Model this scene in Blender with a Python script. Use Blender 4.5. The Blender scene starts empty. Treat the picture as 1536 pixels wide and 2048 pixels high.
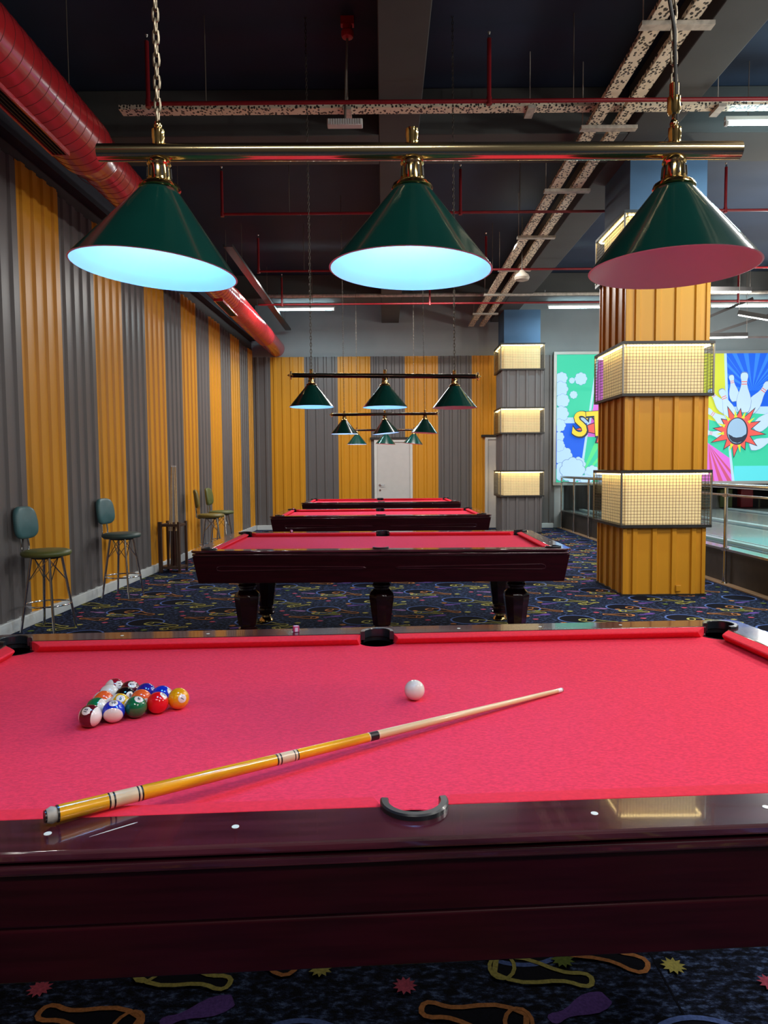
import bpy, bmesh, math, random
from mathutils import Vector, Matrix
random.seed(7)
C = bpy.context.collection
S = bpy.context.scene
PI = math.pi

# ------------------------------------------------------------------ camera, world, exposure
F_PX, PITCH, ROLL, CAM_H = 1438.0, 0.0618, -0.008, 1.42
cd = bpy.data.cameras.new('camera'); cam = bpy.data.objects.new('camera', cd); C.objects.link(cam)
cd.sensor_fit = 'HORIZONTAL'; cd.sensor_width = 36.0; cd.lens = 36.0*F_PX/1536.0; cd.clip_start = 0.03
right = Vector((1, 0, 0)); up = Vector((0, math.sin(PITCH), math.cos(PITCH))); fwd = Vector((0, math.cos(PITCH), -math.sin(PITCH)))
r2 = math.cos(ROLL)*right + math.sin(ROLL)*up; u2 = -math.sin(ROLL)*right + math.cos(ROLL)*up
M = Matrix((r2, u2, -fwd)).transposed().to_4x4(); M.translation = (0, 0, CAM_H)
cam.matrix_world = M
S.camera = cam
w = bpy.data.worlds.new('world'); S.world = w; w.use_nodes = True
w.node_tree.nodes['Background'].inputs[0].default_value = (0.5, 0.6, 0.8, 1); w.node_tree.nodes['Background'].inputs[1].default_value = 0.02
S.view_settings.view_transform = 'Standard'; S.view_settings.look = 'None'; S.view_settings.gamma = 1
S.view_settings.use_curve_mapping = False; S.view_settings.exposure = 0.0

TUBE_COL = (0.62, 0.92, 1.0)
def area(name, loc, sx, sy, power, col=(1, .97, .92), rot=(0, 0, 0)):
    d = bpy.data.lights.new(name, 'AREA'); d.shape = 'RECTANGLE'; d.size = sx; d.size_y = sy; d.energy = power; d.color = col
    o = bpy.data.objects.new(name, d); C.objects.link(o); o.location = loc; o.rotation_euler = rot; return o
# fill lamps added at ceiling height to brighten tables, walls and lanes
for (x, y, p) in ((3.0, -1.8, 95), (-.4, -1.6, 85), (2.9, 1.2, 78), (3.4, 4.4, 60), (1.3, 10.6, 36), (0.9, 12.8, 110), (-1.2, 12.6, 90), (7.0, 5.0, 170), (7.0, 11.5, 240)):
    area('hall_fill', (x, y, 4.6), 1.5, .10, p, (1, .96, .90))
def fill_point(loc, power, col=(1, .95, .86), r=.12):
    d = bpy.data.lights.new('point_fill', 'POINT'); d.energy = power; d.color = col; d.shadow_soft_size = r
    o = bpy.data.objects.new('point_fill', d); C.objects.link(o); o.location = loc
for l, p in (((5.2, 1.5, 3.6), 150), ((5.4, 5.2, 3.6), 150), ((5.6, 10.2, 3.6), 150), ((7.4, 13.6, 3.4), 110), ((3.6, 3.0, 3.7), 26), ((3.2, -2.6, 3.9), 60)): fill_point(l, p)  # unseen point lamps added to brighten columns, trays and ceiling

# ------------------------------------------------------------------ materials
def new_mat(name):
    m = bpy.data.materials.new(name); m.use_nodes = True
    return m, m.node_tree, m.node_tree.nodes['Principled BSDF']
def mat(name, col, rough=.5, metal=0., spec=.5, coat=0., var=0., vscale=8., bump=0., bscale=60., stretch=None, var_col=None, coat_rough=.05):
    m, nt, b = new_mat(name)
    b.inputs['Base Color'].default_value = (*col, 1); b.inputs['Roughness'].default_value = rough
    b.inputs['Metallic'].default_value = metal; b.inputs['Specular IOR Level'].default_value = spec
    b.inputs['Coat Weight'].default_value = coat; b.inputs['Coat Roughness'].default_value = coat_rough
    N, L = nt.nodes, nt.links
    tc = N.new('ShaderNodeTexCoord'); mp = N.new('ShaderNodeMapping'); L.new(tc.outputs['Object'], mp.inputs['Vector'])
    if stretch: mp.inputs['Scale'].default_value = stretch
    no = N.new('ShaderNodeTexNoise'); no.inputs['Scale'].default_value = vscale; no.inputs['Detail'].default_value = 4
    L.new(mp.outputs[0], no.inputs['Vector'])
    mx = N.new('ShaderNodeMix'); mx.data_type = 'RGBA'
    vc = var_col or tuple(c*(1-var) for c in col)
    mx.inputs['A'].default_value = (*vc, 1); mx.inputs['B'].default_value = (*(tuple(min(1, c*(1+var*.5)) for c in col) if not var_col else col), 1)
    cr = N.new('ShaderNodeMapRange'); cr.inputs['From Min'].default_value = .35; cr.inputs['From Max'].default_value = .65
    L.new(no.outputs['Fac'], cr.inputs['Value']); L.new(cr.outputs[0], mx.inputs['Factor']); L.new(mx.outputs['Result'], b.inputs['Base Color'])
    if bump:
        n2 = N.new('ShaderNodeTexNoise'); n2.inputs['Scale'].default_value = bscale; n2.inputs['Detail'].default_value = 3
        L.new(mp.outputs[0], n2.inputs['Vector'])
        bp = N.new('ShaderNodeBump'); bp.inputs['Strength'].default_value = bump; bp.inputs['Distance'].default_value = .002
        L.new(n2.outputs['Fac'], bp.inputs['Height']); L.new(bp.outputs[0], b.inputs['Normal'])
    return m
def emit(name, col, strength):
    m, nt, b = new_mat(name)
    b.inputs['Base Color'].default_value = (*[c*.3 for c in col], 1)
    b.inputs['Emission Color'].default_value = (*col, 1); b.inputs['Emission Strength'].default_value = strength
    b.inputs['Roughness'].default_value = .6
    return m
def srgb(r, g, b):
    f = lambda c: (c/255/12.92) if c/255 <= .04045 else ((c/255+.055)/1.055)**2.4
    return (f(r), f(g), f(b))

MW = mat('mahogany', (.062, .011, .020), .13, coat=.5, var=.35, vscale=3, stretch=(1.5, 14, 14), bump=.02, bscale=30, coat_rough=.03)
MWA = mat('mahogany_apron', (.032, .002, .006), .34, spec=.25, coat=.08, var=.3, vscale=3, stretch=(1.5, 10, 20), coat_rough=.2)
MWL = mat('mahogany_leg', (.030, .006, .008), .22, coat=.5, var=.4, vscale=5, coat_rough=.1)
CLOTH = mat('red_cloth', (.82, .042, .092), .95, spec=.15, var=.14, vscale=190, bump=.25, bscale=500, stretch=(.55, 1, 1))
CUSH = mat('red_cushion_cloth', (.78, .030, .060), .9, spec=.15, var=.08, vscale=90, bump=.1, bscale=400)
LINER = mat('black_pocket_rubber', (.012, .016, .022), .3, coat=.2)
CUP = mat('pocket_cup_dark', (.006, .007, .010), .45)
SIGHT = mat('sight_pearl', (.75, .85, .85), .25)
BRASS = mat('brass', (.78, .55, .22), .12, metal=1, var=.12, vscale=20)
BRASS_T = mat('brass_tube', (.74, .60, .34), .17, metal=1, var=.15, vscale=6, stretch=(.4, 3, 3))
BRONZE = mat('dark_bronze_tube', (.10, .07, .055), .15, metal=1, var=.1)
DARKSLOT = mat('dark_slot', (.01, .008, .006), .6)
GREEN = mat('green_enamel', (.003, .042, .034), .17, coat=.35, var=.08, vscale=9)
WHITE_E = mat('white_enamel', (.82, .82, .84), .35, var=.02)
BULB = emit('bulb_glow', (.10, .50, 1.0), 185)
BULB_OFF = mat('bulb_glass', (.8, .8, .8), .2)
CHAIN_D = mat('dark_chain', (.16, .14, .12), .45, metal=1, var=.3, vscale=60)
CHAIN = mat('aged_chain', (.36, .31, .23), .38, metal=1, var=.3, vscale=60)
CABLE = mat('black_cable', (.012, .012, .012), .5)
ORANGE = mat('ochre_metal', (.66, .29, .016), .38, var=.03, vscale=1.2)
GREYM = mat('grey_metal', (.135, .125, .128), .38, var=.04, vscale=1.2)
PLASTER_L = mat('dark_plaster', (.060, .055, .055), .8, var=.15, vscale=1.5)
PLASTER_B = mat('grey_plaster', (.30, .34, .36), .8, var=.08, vscale=1.2)
CEIL = mat('navy_ceiling', (.012, .028, .062), .75, var=.2, vscale=1.2)
BEAM = mat('charcoal_beam', (.070, .076, .076), .8, var=.12, vscale=1.4, bump=.1, bscale=20)
BEAM_D = mat('navy_shaft', (.05, .12, .23), .6, var=.15, vscale=1.4)
WHITE_P = mat('white_paint', (.68, .68, .66), .5, var=.04)
SKIRT = mat('white_skirting', (.62, .66, .68), .5, var=.08, vscale=5, bump=.05)
DOORM = mat('door_white', (.60, .58, .57), .45, var=.03)
BLACKM = mat('black_metal', (.022, .021, .021), .42, var=.2)
CHROME = mat('chrome', (.62, .62, .64), .12, metal=1, var=.08)
STEEL = mat('brushed_steel', (.62, .61, .58), .24, metal=1, var=.12, vscale=30, stretch=(1, 1, .2))
GALV = mat('galvanised_steel', (.55, .52, .46), .5, metal=.25, var=.25, vscale=20)
PIPE_R = mat('red_pipe_paint', (.24, .010, .016), .35, var=.15, vscale=10)
ROD = mat('thin_grey_rod', (.14, .12, .10), .5)
DUCT = mat('red_duct_paint', (.50, .022, .028), .22, coat=.3, var=.12, vscale=3, bump=.35, bscale=7)
SEAM = mat('duct_seam', (.16, .006, .010), .45)
TEAL = mat('teal_vinyl', (.055, .145, .165), .45, var=.12, vscale=8, bump=.08, bscale=90)
TEALD = mat('dark_teal_vinyl', (.045, .085, .085), .45, var=.12, vscale=8)
OLIVE = mat('olive_vinyl', (.105, .125, .035), .45, var=.12, vscale=8, bump=.08, bscale=90)
OLIVE2 = mat('mustard_vinyl', (.19, .14, .025), .45, var=.12, vscale=8)
WALNUT = mat('walnut', (.075, .038, .025), .4, var=.3, vscale=5, stretch=(6, 6, 1))
SHAFTW = mat('maple', (.70, .50, .27), .28, var=.10, vscale=6, stretch=(.5, 6, 6), coat=.4)
CUEY = mat('amber_wood', (.74, .33, .010), .2, var=.30, vscale=5, stretch=(1.2, 10, 10), coat=.6)
IVORY = mat('pale_wood', (.66, .50, .33), .3, var=.14, vscale=18, coat=.4)
INK = mat('black_ring', (.012, .010, .012), .3)
RUBBER = mat('grey_rubber_bumper', (.38, .34, .31), .6, var=.3, vscale=60)
TAN = mat('tan_wood_strip', (.40, .25, .15), .5, var=.18, vscale=4, stretch=(8, 1, 1))
RISER = mat('dark_riser', (.040, .032, .030), .6, var=.2)
LANE = mat('lane_wood', (.50, .49, .46), .16, var=.12, vscale=3, stretch=(10, .5, 1), coat=.5)
LANE_W = mat('lane_edge_light', (.62, .68, .70), .2, var=.05)
GUTTER = mat('lane_gutter', (.05, .07, .09), .2, var=.1)
BLACKPIT = mat('black_pit', (.008, .008, .010), .7)
CREAM_GLOW = mat('cream_panel_glow', (.78, .62, .35), .6, var=.03)
_b = CREAM_GLOW.node_tree.nodes['Principled BSDF']; _b.inputs['Emission Color'].default_value = (1, .72, .34, 1); _b.inputs['Emission Strength'].default_value = .42  # even glow put into the cream panel, standing in for LED light on it
LED = emit('led_strip', (1.0, .76, .32), 17)
WIRE = mat('wire_grid_metal', (.05, .045, .035), .4, metal=.6)
GALVF = mat('cage_frame_metal', (.20, .19, .17), .35, metal=.7)
TUBE = emit('fluorescent_tube', TUBE_COL, 42)
LEDW = emit('linear_led', (.95, 1.0, .90), 9)
BATTEN = mat('white_batten', (.62, .66, .66), .4)
ALU = mat('aluminium_frame', (.45, .46, .45), .4, metal=.4)

def glass_mat():
    m, nt, b = new_mat('railing_glass')
    b.inputs['Base Color'].default_value = (.88, .97, .96, 1); b.inputs['Roughness'].default_value = .02
    b.inputs['Transmission Weight'].default_value = 1; b.inputs['IOR'].default_value = 1.08
    tr = nt.nodes.new('ShaderNodeBsdfTransparent'); tr.inputs[0].default_value = (.80, .90, .90, 1)
    gl = nt.nodes.new('ShaderNodeBsdfGlossy'); gl.inputs['Roughness'].default_value = .03; gl.inputs[0].default_value = (.8, .9, .9, 1)
    fr = nt.nodes.new('ShaderNodeFresnel'); fr.inputs['IOR'].default_value = 1.45
    mx = nt.nodes.new('ShaderNodeMixShader'); ge = nt.nodes.new('ShaderNodeNewGeometry')
    m1 = nt.nodes.new('ShaderNodeMath'); m1.operation = 'SUBTRACT'; m1.inputs[0].default_value = 1; nt.links.new(ge.outputs['Backfacing'], m1.inputs[1])
    m2 = nt.nodes.new('ShaderNodeMath'); m2.operation = 'MULTIPLY'; nt.links.new(fr.outputs[0], m2.inputs[0]); nt.links.new(m1.outputs[0], m2.inputs[1])
    nt.links.new(m2.outputs[0], mx.inputs[0]); nt.links.new(tr.outputs[0], mx.inputs[1]); nt.links.new(gl.outputs[0], mx.inputs[2])
    nt.links.new(mx.outputs[0], nt.nodes['Material Output'].inputs['Surface'])
    return m
GLASS = glass_mat()
def carpet_mat():
    m, nt, b = new_mat('navy_carpet'); N, L = nt.nodes, nt.links
    tc = N.new('ShaderNodeTexCoord')
    n1 = N.new('ShaderNodeTexNoise'); n1.inputs['Scale'].default_value = 48; n1.inputs['Detail'].default_value = 5; n1.inputs['Roughness'].default_value = .7
    mp = N.new('ShaderNodeMapping'); mp.inputs['Scale'].default_value = (.55, 1, 1)
    L.new(tc.outputs['Object'], mp.inputs[0]); L.new(mp.outputs[0], n1.inputs['Vector'])
    cr = N.new('ShaderNodeValToRGB'); e = cr.color_ramp.elements
    e[0].position = .44; e[0].color = (*srgb(12, 15, 26), 1); e[1].position = .68; e[1].color = (*srgb(98, 122, 170), 1)
    k = cr.color_ramp.elements.new(.54); k.color = (*srgb(36, 46, 74), 1)
    L.new(n1.outputs['Fac'], cr.inputs[0]); L.new(cr.outputs[0], b.inputs['Base Color'])
    b.inputs['Roughness'].default_value = 1; b.inputs['Specular IOR Level'].default_value = .1
    n2 = N.new('ShaderNodeTexNoise'); n2.inputs['Scale'].default_value = 260
    bp = N.new('ShaderNodeBump'); bp.inputs['Strength'].default_value = .5; bp.inputs['Distance'].default_value = .004
    L.new(tc.outputs['Object'], n2.inputs['Vector']); L.new(n2.outputs['Fac'], bp.inputs['Height']); L.new(bp.outputs[0], b.inputs['Normal'])
    return m
CARPET = carpet_mat()
def cmot(n, c): return mat('carpet_'+n, srgb(*c), 1, spec=.1, var=.25, vscale=120, bump=.3, bscale=260)
CM = dict(dark=cmot('dark', (16, 18, 32)), blue=cmot('blue', (96, 122, 192)), yellow=cmot('yellow', (188, 180, 100)), orange=cmot('orange', (198, 132, 80)),
          purple=cmot('purple', (108, 78, 158)), pink=cmot('pink', (205, 92, 118)), green=cmot('green', (120, 140, 66)), lilac=cmot('lilac', (150, 110, 165)))
def tray_mat():
    m, nt, b = new_mat('perforated_tray'); N, L = nt.nodes, nt.links
    tc = N.new('ShaderNodeTexCoord'); vo = N.new('ShaderNodeTexVoronoi'); vo.inputs['Scale'].default_value = 34
    mp = N.new('ShaderNodeMapping'); mp.inputs['Scale'].default_value = (1.2, .8, 1)
    L.new(tc.outputs['Object'], mp.inputs[0]); L.new(mp.outputs[0], vo.inputs['Vector'])
    mr = N.new('ShaderNodeMapRange'); mr.inputs['From Min'].default_value = .36; mr.inputs['From Max'].default_value = .46
    mx = N.new('ShaderNodeMix'); mx.data_type = 'RGBA'; mx.inputs['A'].default_value = (.03, .028, .024, 1); mx.inputs['B'].default_value = (.88, .80, .62, 1)
    L.new(vo.outputs['Distance'], mr.inputs['Value']); L.new(mr.outputs[0], mx.inputs['Factor']); L.new(mx.outputs['Result'], b.inputs['Base Color'])
    b.inputs['Roughness'].default_value = .5; b.inputs['Metallic'].default_value = .1
    return m
TRAY = tray_mat()

# ------------------------------------------------------------------ mesh helper
class MB:
    def __init__(s): s.v = []; s.f = []; s.m = []
    def add(s, vs, fs, mi=0):
        o = len(s.v); s.v += [tuple(v) for v in vs]
        for f in fs: s.f.append([i+o for i in f]); s.m.append(mi)
        return s
    def box(s, x0, x1, y0, y1, z0, z1, mi=0):
        vs = [(x, y, z) for z in (z0, z1) for y in (y0, y1) for x in (x0, x1)]
        return s.add(vs, [(0, 2, 3, 1), (4, 5, 7, 6), (0, 1, 5, 4), (2, 6, 7, 3), (0, 4, 6, 2), (1, 3, 7, 5)], mi)
    def obox(s, p0, p1, wx, wz, mi=0, upv=(0, 0, 1)):
        p0, p1 = Vector(p0), Vector(p1); d = (p1-p0).normalized(); u = Vector(upv); a = d.cross(u)
        if a.length < 1e-4: a = d.cross(Vector((0, 1, 0)))
        a.normalize(); b = a.cross(d).normalized()
        vs = [p+a*i*wx/2+b*j*wz/2 for p in (p0, p1) for j in (-1, 1) for i in (-1, 1)]
        return s.add(vs, [(0, 2, 3, 1), (4, 5, 7, 6), (0, 1, 5, 4), (2, 6, 7, 3), (0, 4, 6, 2), (1, 3, 7, 5)], mi)
    def tube(s, pts, r, n=10, closed=False, mi=0, caps=True):
        P = [Vector(p) for p in pts]; k = len(P); R = r if isinstance(r, (list, tuple)) else [r]*k
        T = []
        for i in range(k):
            a = P[(i-1) % k] if (closed or i > 0) else P[i]; b = P[(i+1) % k] if (closed or i < k-1) else P[i]
            T.append((b-a).normalized())
        ref = Vector((0, 0, 1)) if abs(T[0].z) < .9 else Vector((1, 0, 0))
        nn = (ref - T[0]*ref.dot(T[0])).normalized(); vs = []
        for i in range(k):
            nn = (nn - T[i]*nn.dot(T[i])).normalized(); bb = T[i].cross(nn)
            for j in range(n):
                t = 2*PI*j/n; vs.append(P[i]+(nn*math.cos(t)+bb*math.sin(t))*R[i])
        fs = []
        for i in range(k if closed else k-1):
            for j in range(n):
                a = i*n+j; b = i*n+(j+1) % n; c2 = ((i+1) % k)*n+(j+1) % n; d2 = ((i+1) % k)*n+j
                fs.append((a, b, c2, d2))
        if caps and not closed: fs.append(tuple(range(n-1, -1, -1))); fs.append(tuple((k-1)*n+j for j in range(n)))
        return s.add(vs, fs, mi)
    def lathe(s, prof, n=32, c=(0, 0, 0), mi=0, ax='z', seg=None, flat=None):
        vs = []; fs = []; k = len(prof)
        for (r, z) in prof:
            for j in range(n):
                t = 2*PI*(j+.5)/n; x, y = r*math.cos(t), r*math.sin(t)
                p = (x, y, z) if ax == 'z' else ((z, x, y) if ax == 'x' else (x, z, y))
                vs.append((p[0]+c[0], p[1]+c[1], p[2]+c[2]))
        mis = seg or [mi]*(k-1)
        base = len(s.v); s.v += vs
        for i in range(k-1):
            for j in range(n):
                a, b = i*n+j, i*n+(j+1) % n
                s.f.append([base+a, base+b, base+b+n, base+a+n]); s.m.append(mis[i])
        for i, rev in ((0, True), (k-1, False)):
            if prof[i][0] > 1e-5:
                f = [base+i*n+j for j in range(n)]
                s.f.append(f[::-1] if rev else f); s.m.append(mis[0 if rev else -1])
        return s
    def poly(s, pts, z0, z1, mi=0, top_mi=None):
        n = len(pts); vs = [(x, y, z0) for x, y in pts]+[(x, y, z1) for x, y in pts]
        s.add(vs, [tuple(range(n-1, -1, -1))]+[(i, (i+1) % n, n+(i+1) % n, n+i) for i in range(n)], mi)
        o = len(s.v)-2*n; s.f.append([o+n+i for i in range(n)]); s.m.append(mi if top_mi is None else top_mi)
        return s
    def sheet(s, pts, mi=0): return s.add(pts, [tuple(range(len(pts)))], mi)
    def xf(s, M_, start=0):
        s.v = s.v[:start]+[tuple(M_ @ Vector(v)) for v in s.v[start:]]; return s
    def mesh(s, name, mats, smooth=40, fix=True):
        me = bpy.data.meshes.new(name); me.from_pydata(s.v, [], s.f)
        for m_ in (mats if isinstance(mats, (list, tuple)) else [mats]): me.materials.append(m_)
        me.polygons.foreach_set('material_index', s.m)
        if fix:
            bm = bmesh.new(); bm.from_mesh(me); bmesh.ops.remove_doubles(bm, verts=bm.verts, dist=1e-6)
            bmesh.ops.recalc_face_normals(bm, faces=bm.faces); bm.to_mesh(me); bm.free()
        if smooth:
            me.shade_smooth(); me.set_sharp_from_angle(angle=math.radians(smooth))
        return me
    def obj(s, name, mats, parent=None, smooth=40, bevel=0, fix=True, loc=None):
        me = s.mesh(name, mats, smooth, fix)
        o = bpy.data.objects.new(name, me); C.objects.link(o)
        if parent: o.parent = parent
        if loc: o.location = loc
        if bevel:
            b = o.modifiers.new('bevel', 'BEVEL'); b.width = bevel; b.segments = 2; b.limit_method = 'ANGLE'; b.angle_limit = math.radians(35)
        return o
def tag(o, label, cat, group=None):
    o['label'] = label; o['category'] = cat
    if group: o['group'] = group
    return o
def thing(name, label, cat, loc=(0, 0, 0), rz=0, group=None):
    o = bpy.data.objects.new(name, None); C.objects.link(o); o.location = loc; o.rotation_euler = (0, 0, rz); o.empty_display_size = .1
    return tag(o, label, cat, group)
def rods(root, segs, r=.004):
    for a, b in segs: MB().tube([a, b], r, 6).obj('hanger_rod', ROD, root)
def struct(name, mb, mats, **k):
    o = mb.obj(name, mats, **k); o['kind'] = 'structure'; return o
def copy_tree(o, parent=None):
    c = o.copy(); C.objects.link(c)
    if parent: c.parent = parent
    for ch in list(o.children): copy_tree(ch, c)
    return c
def dup(o, label, loc, rz=None):
    c = copy_tree(o); c.location = loc; c['label'] = label
    if rz is not None: c.rotation_euler = (0, 0, rz)
    return c
def arc(cx, cy, r, a0, a1, n):
    return [(cx+r*math.cos(a0+(a1-a0)*i/n), cy+r*math.sin(a0+(a1-a0)*i/n)) for i in range(n+1)]

# ------------------------------------------------------------------ room shell
ZC = 5.15
def corrug(p0, p1, z0, z1, mb, pitch=.1925, h=.022, thick=.006, rib=.07, side=.016):
    """trapezoid ribbed sheet from p0 to p1 (xy), ribs to the left-hand normal side"""
    p0, p1 = Vector((*p0, 0)), Vector((*p1, 0)); L = (p1-p0).length; d = (p1-p0)/L; nrm = Vector((-d.y, d.x, 0))
    n = max(1, round(L/pitch)); q = L/n; prof = []
    for i in range(n):
        a = i*q; m0 = a+q/2
        prof += [(a, 0), (m0-rib/2-side, 0), (m0-rib/2, h), (m0+rib/2, h), (m0+rib/2+side, 0)]
    prof.append((L, 0))
    pts = [p0+d*t+nrm*(hh+thick) for t, hh in prof]; back = [p0, p1]
    vs = [Vector((p.x, p.y, z)) for z in (z0, z1) for p in pts]; k = len(pts)
    vs += [Vector((p.x, p.y, z)) for z in (z0, z1) for p in back]
    fs = [(i, i+1, k+i+1, k+i) for i in range(k-1)]
    fs += [tuple([2*k+1, 2*k]+list(range(0, k))), tuple([2*k+2, 2*k+3]+list(range(2*k-1, k-1, -1)))]
    fs += [(2*k, 0, k, 2*k+2), (k-1, 2*k+1, 2*k+3, 2*k-1)]
    return mb.add(vs, fs)

# left wall (slightly out of parallel), stripes of ochre and grey corrugated sheets
LW = lambda y: -3.30+.029*(y-6)
mb = MB(); mb.add([(LW(-4), -4, 0), (LW(16.6), 16.6, 0), (LW(-4)-.3, -4, 0), (LW(16.6)-.3, 16.6, 0), (LW(-4), -4, ZC), (LW(16.6), 16.6, ZC), (LW(-4)-.3, -4, ZC), (LW(16.6)-.3, 16.6, ZC)],
                  [(0, 1, 3, 2), (4, 6, 7, 5), (0, 4, 5, 1), (2, 3, 7, 6), (0, 2, 6, 4), (1, 5, 7, 3)])
wall_left = struct('wall_left', mb, PLASTER_L)
def on_left(y, off=0): return (LW(y)+off, y)
y = 6.60-.79*9; k = 0
while y < 16.5:
    y1 = min(y+.79, 16.57)
    is_or = (round((y-6.60)/.79) % 2 == 0)
    o = corrug(on_left(y1, .004), on_left(y, .004), .10, 4.17+(.03 if is_or else 0)-(.012*(y-6.5)), MB()).obj('metal_sheet', ORANGE if is_or else GREYM, wall_left, smooth=25)
    if not is_or: o['label'] = 'grey ribbed sheet'
    else: o['label'] = 'ochre ribbed sheet'
    y = y1
mb = MB(); mb.add([(LW(-4)+.002, -4, 0), (LW(16.56)+.002, 16.56, 0), (LW(16.56)+.055, 16.56, 0), (LW(-4)+.055, -4, 0),
                   (LW(-4)+.002, -4, .11), (LW(16.56)+.002, 16.56, .11), (LW(16.56)+.055, 16.56, .11), (LW(-4)+.055, -4, .11)],
                  [(0, 1, 2, 3), (4, 7, 6, 5), (0, 4, 5, 1), (1, 5, 6, 2), (2, 6, 7, 3), (3, 7, 4, 0)])
struct('baseboard_left', mb, SKIRT, bevel=.006)

# back wall
mb = MB().box(-3.5, 4.15, 16.6, 16.9, 0, ZC).box(4.15, 12.6, 16.6, 16.9, 1.02, ZC)
wall_back = struct('wall_back', mb, PLASTER_B)
struct('wall_right', MB().box(12.6, 12.9, -4, 18.6, 0, ZC), PLASTER_B)
struct('wall_front', MB().box(-3.7, 12.9, -4.3, -4, 0, ZC), PLASTER_L)
xs = [-2.985, -2.57, -1.80, -1.035, -.27, .50, 1.26, 2.03, 2.79, 3.56, 3.93]; cols = [1, 0, 1, 0, 1, 0, 1, 0, 1, 1]
DOOR = (-.215, .665, 2.06); DOOR2 = (2.33, 3.18, 2.10)
for i in range(len(xs)-1):
    a, b = xs[i], xs[i+1]; segs = [(a, b, .10, 3.95)]
    for (d0, d1, dz) in (DOOR, DOOR2):
        ns = []
        for (p, q, z0, z1) in segs:
            if z0 > .2 or q <= d0 or p >= d1: ns.append((p, q, z0, z1)); continue
            if p < d0: ns.append((p, d0, z0, z1))
            if q > d1: ns.append((d1, q, z0, z1))
            ns.append((max(p, d0), min(q, d1), dz, z1))
        segs = ns
    for (p, q, z0, z1) in segs:
        if q-p < .03: continue
        o = corrug((q, 16.595), (p, 16.595), z0, z1, MB(), rib=.045, side=.02).obj('metal_sheet', GREYM if cols[i] else ORANGE, wall_back, smooth=25)
        o['label'] = 'grey ribbed sheet' if cols[i] else 'ochre ribbed sheet'
mb = MB().box(-2.93, DOOR[0]-.07, 16.53, 16.598, 0, .11).box(DOOR[1]+.07, DOOR2[0]-.07, 16.53, 16.598, 0, .11).box(DOOR2[1]+.07, 3.9, 16.53, 16.598, 0, .11)
struct('baseboard_back', mb, SKIRT, bevel=.006)
def door(nm, x0, x1, z1, handle_left):
    root = bpy.data.objects.new(nm, None); C.objects.link(root); root['kind'] = 'structure'; root.location = (x0, 16.55, 0)
    wd = x1-x0
    MB().box(.06, wd-.06, -.005, .035, .012, z1-.06).obj('door_leaf', DOORM, root, bevel=.004)
    MB().box(0, .06, -.03, .045, 0, z1).box(wd-.06, wd, -.03, .045, 0, z1).box(.06, wd-.06, -.03, .045, z1-.06, z1).obj('door_frame', WHITE_P, root, bevel=.004)
    MB().box(-.09, wd+.09, -.05, .045, z1, z1+.05).obj('lintel_strip', BLACKM, root)['label'] = 'black lintel strip'
    hx = .13 if handle_left else wd-.13; s = 1 if handle_left else -1
    MB().lathe([(.024, -.02), (.024, -.006)], 20, (hx, 0, 1.02), ax='y').tube([(hx, -.02, 1.02), (hx, -.055, 1.02), (hx+s*.015, -.06, 1.02), (hx+s*.11, -.06, 1.02)], .008, 10).obj('handle', STEEL, root)
    MB().lathe([(.022, -.014), (.022, -.006)], 20, (hx, 0, .90), ax='y').obj('lock_rose', STEEL, root)
    return root
door('door_1', *DOOR, True); door('door_2', *DOOR2, False)

# ceiling and beams
struct('ceiling', MB().box(-3.7, 12.9, -4.3, 18.9, ZC, ZC+.2), CEIL)
def beam(x0, x1, y0, y1, z0=4.7): struct('ceiling_beam', MB().box(x0, x1, y0, y1, z0, ZC-.001), BEAM, bevel=.008)
beam(-.02, .37, -3.99, 16.59); beam(2.45, 2.87, -3.99, 16.59)
for (ya, yb) in ((7.33, 8.02), (14.15, 14.75), (-.2, .5)):
    for xa, xb in ((-3.0, -.021), (.371, 2.449), (2.871, 12.5)): beam(xa, xb, ya, yb, 4.702)
struct('trim_1', MB().add([(LW(-4)+.002, -3.99, 4.30), (LW(16.5)+.002, 16.5, 4.30), (LW(16.5)+.12, 16.5, 4.30), (LW(-4)+.12, -3.99, 4.30),
                   (LW(-4)+.002, -3.99, ZC-.002), (LW(16.5)+.002, 16.5, ZC-.002), (LW(16.5)+.12, 16.5, ZC-.002), (LW(-4)+.12, -3.99, ZC-.002)],
                  [(0, 3, 2, 1), (4, 5, 6, 7), (0, 1, 5, 4), (1, 2, 6, 5), (2, 3, 7, 6), (3, 0, 4, 7)]), mat('dark_navy_trim', (.022, .028, .045), .7))

# carpeted floor with woven motifs
mb = MB(); mb.box(-3.7, 4.0, -4, 16.6, -.2, 0, 0)
order = ['dark', 'blue', 'yellow', 'orange', 'purple', 'pink', 'green', 'lilac']; MI = {k: i+1 for i, k in enumerate(order)}
def strip(path, wd, mi, z, closed=True):
    n = len(path); P = [Vector(p) for p in path]; A = []; B = []
    for i in range(n):
        a = P[(i-1) % n] if closed or i else P[i]; b = P[(i+1) % n] if closed or i < n-1 else P[i]
        t = (b-a).normalized(); q = Vector((-t.y, t.x)); A.append(P[i]+q*wd/2); B.append(P[i]-q*wd/2)
    o = len(mb.v); mb.v += [(p.x, p.y, z) for p in A]+[(p.x, p.y, z) for p in B]
    for i in range(n if closed else n-1):
        j = (i+1) % n; mb.f.append([o+n+i, o+n+j, o+j, o+i]); mb.m.append(mi)
def fill(path, mi, z):
    o = len(mb.v); mb.v += [(p[0], p[1], z) for p in path]; mb.f.append([o+i for i in range(len(path))]); mb.m.append(mi)
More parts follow.
